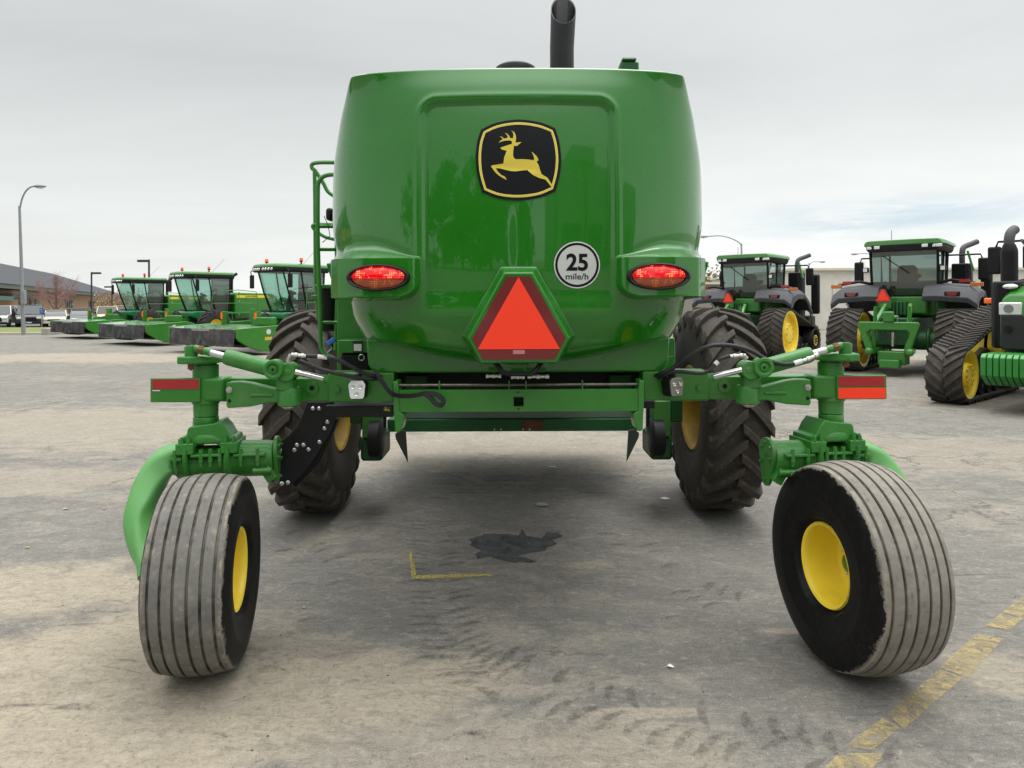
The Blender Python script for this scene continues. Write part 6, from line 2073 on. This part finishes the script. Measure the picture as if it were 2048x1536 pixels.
# tan office building at the left
ob = empty('office_building', (-70, 120, 0), 0, None, 'long tan office building with a dark slate hip roof behind the parked cars', 'building')
OO = ob.location
def WP(px, z, Y): return V(((px - CX) / F * Y, Y, z))
A = V((-62.0, 80.0, 0)); Bq = V((-118.0, 217.0, 0))
du = (Bq - A).normalized(); nn_ = V((-du.y, du.x, 0))      # nn_: away from the viewer
if nn_.x > 0: nn_ = -nn_
Ln = (Bq - A).length
def bp(u, v, z): return A + du * u + nn_ * v + V((0, 0, z))
def bbox(u0, u1, v0, v1, z0, z1, name, m, par=ob):
    vs = [bp(u, v, z) for u in (u0, u1) for v in (v0, v1) for z in (z0, z1)]
    return MB().add(vs, [(0, 1, 3, 2), (4, 6, 7, 5), (0, 4, 5, 1), (2, 3, 7, 6), (0, 2, 6, 4), (1, 5, 7, 3)]).build(name, m, par, OO)
tan_m = mat('tan stucco', srgb(186, 156, 122), .85, var=.08, vs=.5)
base_m = mat('brown split-face block', srgb(116, 92, 82), .9, var=.2, vs=3)
bbox(-60, Ln, 0, 30, 1.35, 4.15, 'wall', tan_m)
bbox(-60, Ln, -.15, 30, 0, 1.3, 'base_course', base_m)
bbox(-60, Ln + .1, -.25, 30, 1.3, 1.42, 'stone_cap', mat('pale stone cap', srgb(205, 196, 176), .8))
bbox(-60, Ln + 2, -2.2, 30, 4.15, 4.75, 'eaves_fascia', mat('grey green fascia', srgb(96, 108, 100), .6))
rfm = MB()
ev = [bp(-60, -2.4, 4.75), bp(Ln + 2.4, -2.4, 4.75), bp(Ln + 2.4, 32, 4.75), bp(-60, 32, 4.75)]
rd0 = [bp(-60, 14, 10.7), bp(Ln - 16, 14, 10.7)]
rfm.add([ev[0], ev[1], ev[2], ev[3], rd0[0], rd0[1]], [(0, 1, 5, 4), (1, 2, 5), (2, 3, 4, 5), (3, 2, 1, 0), (0, 4, 3)])
rfm.build('roof', mat('dark slate shingles', srgb(60, 62, 66), .85, var=.12, vs=4, bump=.3, bs=20), ob, OO, smooth=0)
M_wing = mat('dark office glass', srgb(44, 48, 46), .1, coat=.6, var=.3, vs=.6)
for u0, wv in ((30, 14), (66, 9), (94, 9)):
    w_ = bbox(u0, u0 + wv, -.06, -.01, .1, 3.05, 'window', M_wing)
    for q in range(1, 4):
        bbox(u0 + wv * q / 4 - .12, u0 + wv * q / 4 + .12, -.12, -.065, .1, 3.05, 'mullion', mat('dark bronze frame', srgb(40, 36, 34), .5), w_)
ent = bbox(-40, 9, -4.0, -.3, 2.55, 3.05, 'canopy', mat('green canopy', srgb(74, 104, 88), .6))
bbox(-40, 7, -.08, -.02, 0.1, 2.5, 'window', M_wing); bbox(-40, 4, -.08, -.02, 3.0, 4.1, 'window', M_wing)
bbox(12, 26, -3.2, -.3, 2.85, 3.5, 'awning', mat('dark awning', srgb(60, 56, 56), .7))

# lawn and kerb
lawn = MB().box(-90, G(98, 50).x + 1.5, 47.6, 60.0, 0.0, .10)
lo_ = MB().add([V((-90, 47.8, .10)), V((-27, 47.8, .10)), V((-27, 60, .10)), V((-90, 60, .10)), V((-90, 47.8, 0)), V((-27, 47.8, 0)), V((-27, 60, 0)), V((-90, 60, 0))], [(0, 1, 2, 3), (4, 5, 1, 0), (5, 6, 2, 1)])
gm, gt_, gb = base_mat('short green lawn')
tcg = gt_.n('ShaderNodeTexCoord').outputs['Object']
g1 = gt_.noise(tcg, .5, 6, .6); g2 = gt_.noise(tcg, 14, 5, .7)
gt_.l(gt_.mix(gt_.math('ADD', gt_.math('MULTIPLY', g1, .6), gt_.math('MULTIPLY', g2, .4)), srgb(70, 84, 38), srgb(138, 146, 78)), gb.inputs['Base Color'])
gb.inputs['Roughness'].default_value = .9
tag(lo_.build('lawn', gm, None, smooth=0), 'strip of short green lawn at the left', None, None, 'structure')
kb_ = MB().box(-90, -27, 47.5, 47.79, 0, .13)
tag(kb_.build('kerb', mat('pale concrete kerb', srgb(190, 186, 170), .9, var=.1), None, bevel=.02), 'pale concrete kerb along the lawn', None, None, 'structure')
blk = MB().box(G(84, 46.5).x, G(97, 46.5).x, 46.4, 47.3, .0, .42)
o_ = blk.build('concrete_block', mat('grey concrete block', srgb(160, 156, 148), .9, var=.15, bump=.2), None, G(90, 46.8), bevel=.02); o_.location = G(90, 46.8)
tag(o_, 'grey concrete block at the corner of the lawn beside the farthest mower', 'concrete block')
cpk = MB().add([V((-140, 60.2, .02)), V((-22, 60.2, .02)), V((-22, 79, .02)), V((-140, 79, .02))], [(0, 1, 2, 3)])
tag(cpk.build('car_park', mat('grey car park asphalt', srgb(104, 104, 104), .9, var=.1, vs=.5), None, smooth=0), 'car park behind the lawn', None, None, 'structure')


def car(px, Y, rz, col, label, kind='sedan', L=4.7, W=1.82, Hh=1.45, cat='car', name='parked_car'):
    o = empty(name, G(px, Y, .02), rz, None, label, cat, 'cars parked in front of the office building')
    B = lambda mb, n, m, par=o, **k: mb.build(n, m, par, None, **k)
    paint = mat(label[:24] + ' paint', col, .3, coat=.8, var=.04)
    h, l = Hh, L / 2
    if kind == 'sedan':
        prof = [(-l, .45), (-l + .05, .92), (-l + .6, 1.0), (l - 1.1, .95), (l - .15, .78), (l, .62), (l - .02, .32), (-l + .1, .3)]
        cabp = [(-l + .55, .97), (-l + 1.3, h), (.35, h), (l - 1.25, .92)]
    elif kind == 'suv':
        prof = [(-l, .5), (-l + .03, 1.12), (l - 1.25, 1.15), (l - .12, 1.06), (l, .9), (l, .42), (-l + .1, .4)]
        cabp = [(-l + .02, 1.1), (-l + .25, h), (.55, h), (l - 1.45, 1.12)]
    else:
        prof = [(-l, .6), (-l + .03, 1.12), (l - 1.3, 1.15), (l - .12, 1.05), (l, .9), (l, .45), (-l + .1, .45)]
        cabp = [(-.35, 1.1), (-.15, h), (.9, h), (l - 1.45, 1.12)]
    w = W / 2
    def ringp(pr, x, sh=0): return [V((x, y, z)) for y, z in pr]
    bd = MB().loft([[V((-w + .06, y, z)) for y, z in prof], [V((-w, y * .985, .45 + (z - .45) * .93)) for y, z in prof], [V((w, y * .985, .45 + (z - .45) * .93)) for y, z in prof], [V((w - .06, y, z)) for y, z in prof]])
    B(bd, 'body', paint, bevel=.05, seg=3)
    cz = max(z for y, z in cabp); c0 = min(z for y, z in cabp)
    def ins(z): return w - .04 - .16 * (z - c0) / (cz - c0)
    gl = MB()
    n = len(cabp)
    vs = [V((-ins(z), y, z)) for y, z in cabp] + [V((ins(z), y, z)) for y, z in cabp]
    gl.add(vs, [tuple(range(n)), tuple(reversed(range(n, 2 * n)))] + [(i, i + n, (i + 1) % n + n, (i + 1) % n) for i in range(n)])
    B(gl, 'windows', mat('dark car window glass', srgb(58, 66, 68), .08, coat=.6, var=.1), bevel=.03)
    ya, yb2 = cabp[1][0], cabp[2][0]
    rf = MB().box(-ins(cz) - .01, ins(cz) + .01, ya - .03, yb2 + .03, cz - .03, cz + .03)
    for sx in (-1, 1):
        for (p, q) in ((cabp[0], cabp[1]), (cabp[3], cabp[2])):
            rf.beam(V((sx * (ins(p[1]) + .005), p[0], p[1])), V((sx * (ins(q[1]) + .005), q[0], q[1])), .07, .07)
        rf.beam(V((sx * (ins(c0) + .005), (ya + yb2) / 2, c0)), V((sx * (ins(cz) + .005), (ya + yb2) / 2, cz)), .06, .08)
    B(rf, 'roof', paint, bevel=.02)
    r = .33 if kind == 'sedan' else .39
    for sx in (-1, 1):
        for yy in (-l + .85, l - .9):
            wh = B(MB().lathe([(-.1, r * .8), (-.1, r), (.1, r), (.12, r * .9), (.12, r * .7)], V((sx * (w - .11), yy, r)), (sx, 0, 0), 24), 'tyre', M_rub)
            B(MB().lathe([(.09, r * .68), (.11, r * .62), (.08, r * .2), (.1, 0)], V((sx * (w - .11), yy, r)), (sx, 0, 0), 20), 'wheel_rim', M_led, wh)
        B(MB().box(sx * (w - .30) - .19, sx * (w - .30) + .19, l - .14, l - .005 + .02, prof[-3][1] - .18 if kind != 'sedan' else .58, prof[-3][1] - .0 if kind != 'sedan' else .72), 'headlight', M_led, bevel=.03)
        B(MB().box(sx * (w + .02) - .1, sx * (w + .02) + .1, l - 1.75, l - 1.6, c0 + .0, c0 + .16), 'side_mirror', paint if kind == 'sedan' else M_pla, bevel=.03)
    B(MB().box(-w * .55, w * .55, l - .08, l + .012, .55, .55 + (.14 if kind == 'sedan' else .34)), 'grille', M_pla, bevel=.02)
    B(MB().box(-w * .95, w * .95, l - .12, l + .03, .30, .50), 'bumper', M_pla if kind != 'sedan' else paint, bevel=.04)
    B(MB().box(-.2, .2, l + .032, l + .038, .38, .48), 'number_plate', M_lgrey, None or o)
    return o


car(2, 63, R(205), srgb(205, 205, 202), 'white pickup truck cut by the left edge of the photo', 'suv', 5.4, 1.95, 1.85, 'pickup truck', 'parked_pickup')
car(19, 68, R(215), srgb(150, 152, 152), 'silver sport utility car half hidden behind the black one', 'suv', 4.9, 1.9, 1.75)
car(60, 64, R(212), srgb(20, 22, 28), 'black sport utility car with a wide dark grille, behind the lamp post', 'suv', 5.3, 2.0, 1.92)
car(112, 65, R(208), srgb(206, 200, 178), 'cream white sedan between the black car and the dark sedan', 'sedan', 4.8, 1.85, 1.45)
car(162, 67, R(212), srgb(74, 76, 84), 'dark grey sedan behind the farthest mower', 'sedan', 4.9, 1.85, 1.48)
car(214, 69, R(212), srgb(206, 196, 150), 'white and yellow estate car left of the farthest cab', 'suv', 4.9, 1.9, 1.75)
car(247, 71, R(212), srgb(196, 158, 60), 'yellow van just behind the farthest cab', 'suv', 4.8, 1.9, 1.85, 'van', 'parked_van')


def hsign(px, py0, py1, Y, label):
    o = empty('parking_sign', G(px, Y), 0, None, label, 'parking sign', 'blue disabled parking signs')
    c = P(px, (py0 + py1) / 2, Y); h = (py1 - py0) * Y / F / 2
    O = o.location
    MB().cyl(V((c.x, Y, 0)), V((c.x, Y, c.z + h)), .03, n=8).build('post', M_zinc, o, O)
    pn = MB().box(c.x - h * .55, c.x + h * .55, Y - .04, Y - .02, c.z - h, c.z + h).build('panel', mat('blue sign face', srgb(70, 110, 190), .4), o, O)
    ic = MB().cyl(V((c.x - h * .1, Y - .044, c.z + h * .62)), V((c.x - h * .1, Y - .041, c.z + h * .62)), h * .14, n=10)
    ic.beam(V((c.x - h * .1, Y - .043, c.z + h * .45)), V((c.x - h * .05, Y - .043, c.z)), h * .14, .003)
    ic.beam(V((c.x - h * .05, Y - .043, c.z)), V((c.x + h * .3, Y - .043, c.z - h * .4)), h * .13, .003)
    ic.build('wheelchair_symbol', M_white, pn, O)


hsign(83.5, 616, 629, 62, 'blue disabled parking sign between the black car and the cream sedan')
hsign(178, 617, 630, 68, 'blue disabled parking sign between the grey sedan and the estate car')


def street_lamp(base_px, Y, top_py, arm, label, r0=.11, m=None, bx=0.0, lean=0.0, name='street_lamp', grp='street lamps'):
    """arm: list of pixel points ending at the luminaire"""
    m = m or M_galv
    o = empty(name, G(base_px, Y), 0, None, label, 'street lamp', grp)
    O = o.location
    tp = P(base_px + lean, top_py, Y)
    MB().tube([G(base_px, Y), G(base_px, Y).lerp(tp, .5), tp], [r0, r0 * .8, r0 * .6], 12).build('pole', m, o, O)
    pts = [P(a, b, Y) for a, b in arm]
    ar = MB().tube([tp - V((0, 0, .3))] + pts, r0 * .42, 8, smooth=5).build('arm', m, o, O)
    e = pts[-1]; d = (pts[-1] - pts[-2]); sx = 1 if d.x > 0 else -1
    MB().ball((e.x + sx * .28, Y, e.z), (.42, .17, .12), 14).build('lamp_head', m, o, O)
    MB().ball((e.x + sx * .32, Y, e.z - .06), (.26, .13, .10), 12).build('lamp_lens', M_led, o, O)
    return o


M_galv = mat('galvanised pole', srgb(150, 154, 156), .5, metal=.4, var=.1)
M_dpole = mat('dark bronze pole', srgb(64, 62, 64), .6)
sl1 = street_lamp(47, 46.5, 412, [(44, 398), (52, 382), (62, 374), (71, 372.5)], 'tall grey street lamp with curved arm on the lawn at the far left', .125, lean=-8)
c = P(51, 596, 46.5)
MB().box(c.x - .12, c.x + .12, 46.2, 46.45, P(0, 608, 46.5).z, P(0, 581, 46.5).z).build('control_box', M_galv, sl1, sl1.location, bevel=.02)
street_lamp(1483, 62, 487, [(1478, 485), (1460, 476), (1440, 471.5), (1420, 472.5), (1414, 473)], 'grey street lamp whose long arm reaches left, just above the nearer-left tractor cab', .12)
street_lamp(1764, 80, 519, [(1757, 515), (1742, 509), (1728, 507), (1714, 508)], 'grey street lamp with its arm reaching left beside the second tractor cab roof', .12)
street_lamp(1618, 90, 526, [(1625, 524), (1634, 523.5), (1640, 523.5)], 'small distant street lamp behind the black exhaust, arm pointing right', .11)


def lot_lamp(px, Y, top_py, side, label):
    o = empty('car_park_lamp', G(px, Y), 0, None, label, 'lamp post', 'dark square-headed car park lamps')
    O = o.location
    tp = P(px, top_py, Y)
    MB().cyl(G(px, Y), tp, .10, .08, 8).build('pole', M_dpole, o, O)
    MB().box(min(tp.x, tp.x + side * .95), max(tp.x, tp.x + side * .95), Y - .18, Y + .18, tp.z - .22, tp.z - .02).build('lamp_head', M_dpole, o, O, bevel=.04)
lot_lamp(183, 75, 544, 1, 'dark car park lamp post standing right of the bare tree')
lot_lamp(298, 62, 519, -1, 'tallest dark car park lamp post, rising behind the farthest cab roof')
lot_lamp(224, 95, 572, -1, 'small dark car park lamp post at the right end of the office building')

leafy(tuple(G(112, 72)), 5.2, 2.5, 77, M_leafg, mat('reddish bare twigs', srgb(150, 118, 112), .9, var=.2), 'bare_tree', 'leafless tree with a haze of reddish twigs before the tan building', 'tree', bare=True)
leafy(tuple(G(1418, 75)), 5.6, 2.6, 31, M_leafy, M_bark, 'yellowing_tree', 'yellow-green tree crown rising just above the low shed roof', 'tree', n=1500, leaf=.16)
for i, (px, Y, h, cr, lab) in enumerate(((232, 130, 3.6, 3.2, 'low autumn tree beyond the office corner, nearest the building'), (250, 150, 4.2, 3.8, 'low autumn tree in the gap left of the farthest cab glass'), (212 + 58, 160, 4.2, 3.8, 'low autumn tree partly seen through the farthest cab glass'))):
    leafy(tuple(G(px, Y)), h, cr, 50 + i, mat('rusty autumn foliage', srgb(150, 128, 102), .8, var=.4, vs=.8), M_bark, 'autumn_tree', lab, 'tree', 'autumn trees beyond the office', n=1500, leaf=.16)
# far tree line
ft = MB(); rd = random.Random(9)
for i in range(5200):
    x = rd.uniform(-330, 330); y = 330 + rd.uniform(-12, 12)
    hh = 4.6 + 1.8 * noise.noise(V((x * .03, 0, 0))) + 1.2 * noise.noise(V((x * .12, 3, 0)))
    z = rd.uniform(0, max(1.2, hh)); s_ = rd.uniform(.5, 1.3)
    a = rd.uniform(0, 3.14)
    dx, dy = math.cos(a) * s_, math.sin(a) * s_
    ft.add([V((x - dx, y - dy, z - s_ * .6)), V((x + dx, y + dy, z - s_ * .5)), V((x + dx * .8, y + dy * .8, z + s_ * .6)), V((x - dx * .7, y - dy * .7, z + s_ * .7))], [(0, 1, 2, 3)])
tag(ft.build('distant_trees', mat('distant bluish foliage', srgb(112, 116, 104), .9, var=.3, vs=.1), None, smooth=0), 'distant line of trees along the horizon', None, None, 'stuff')
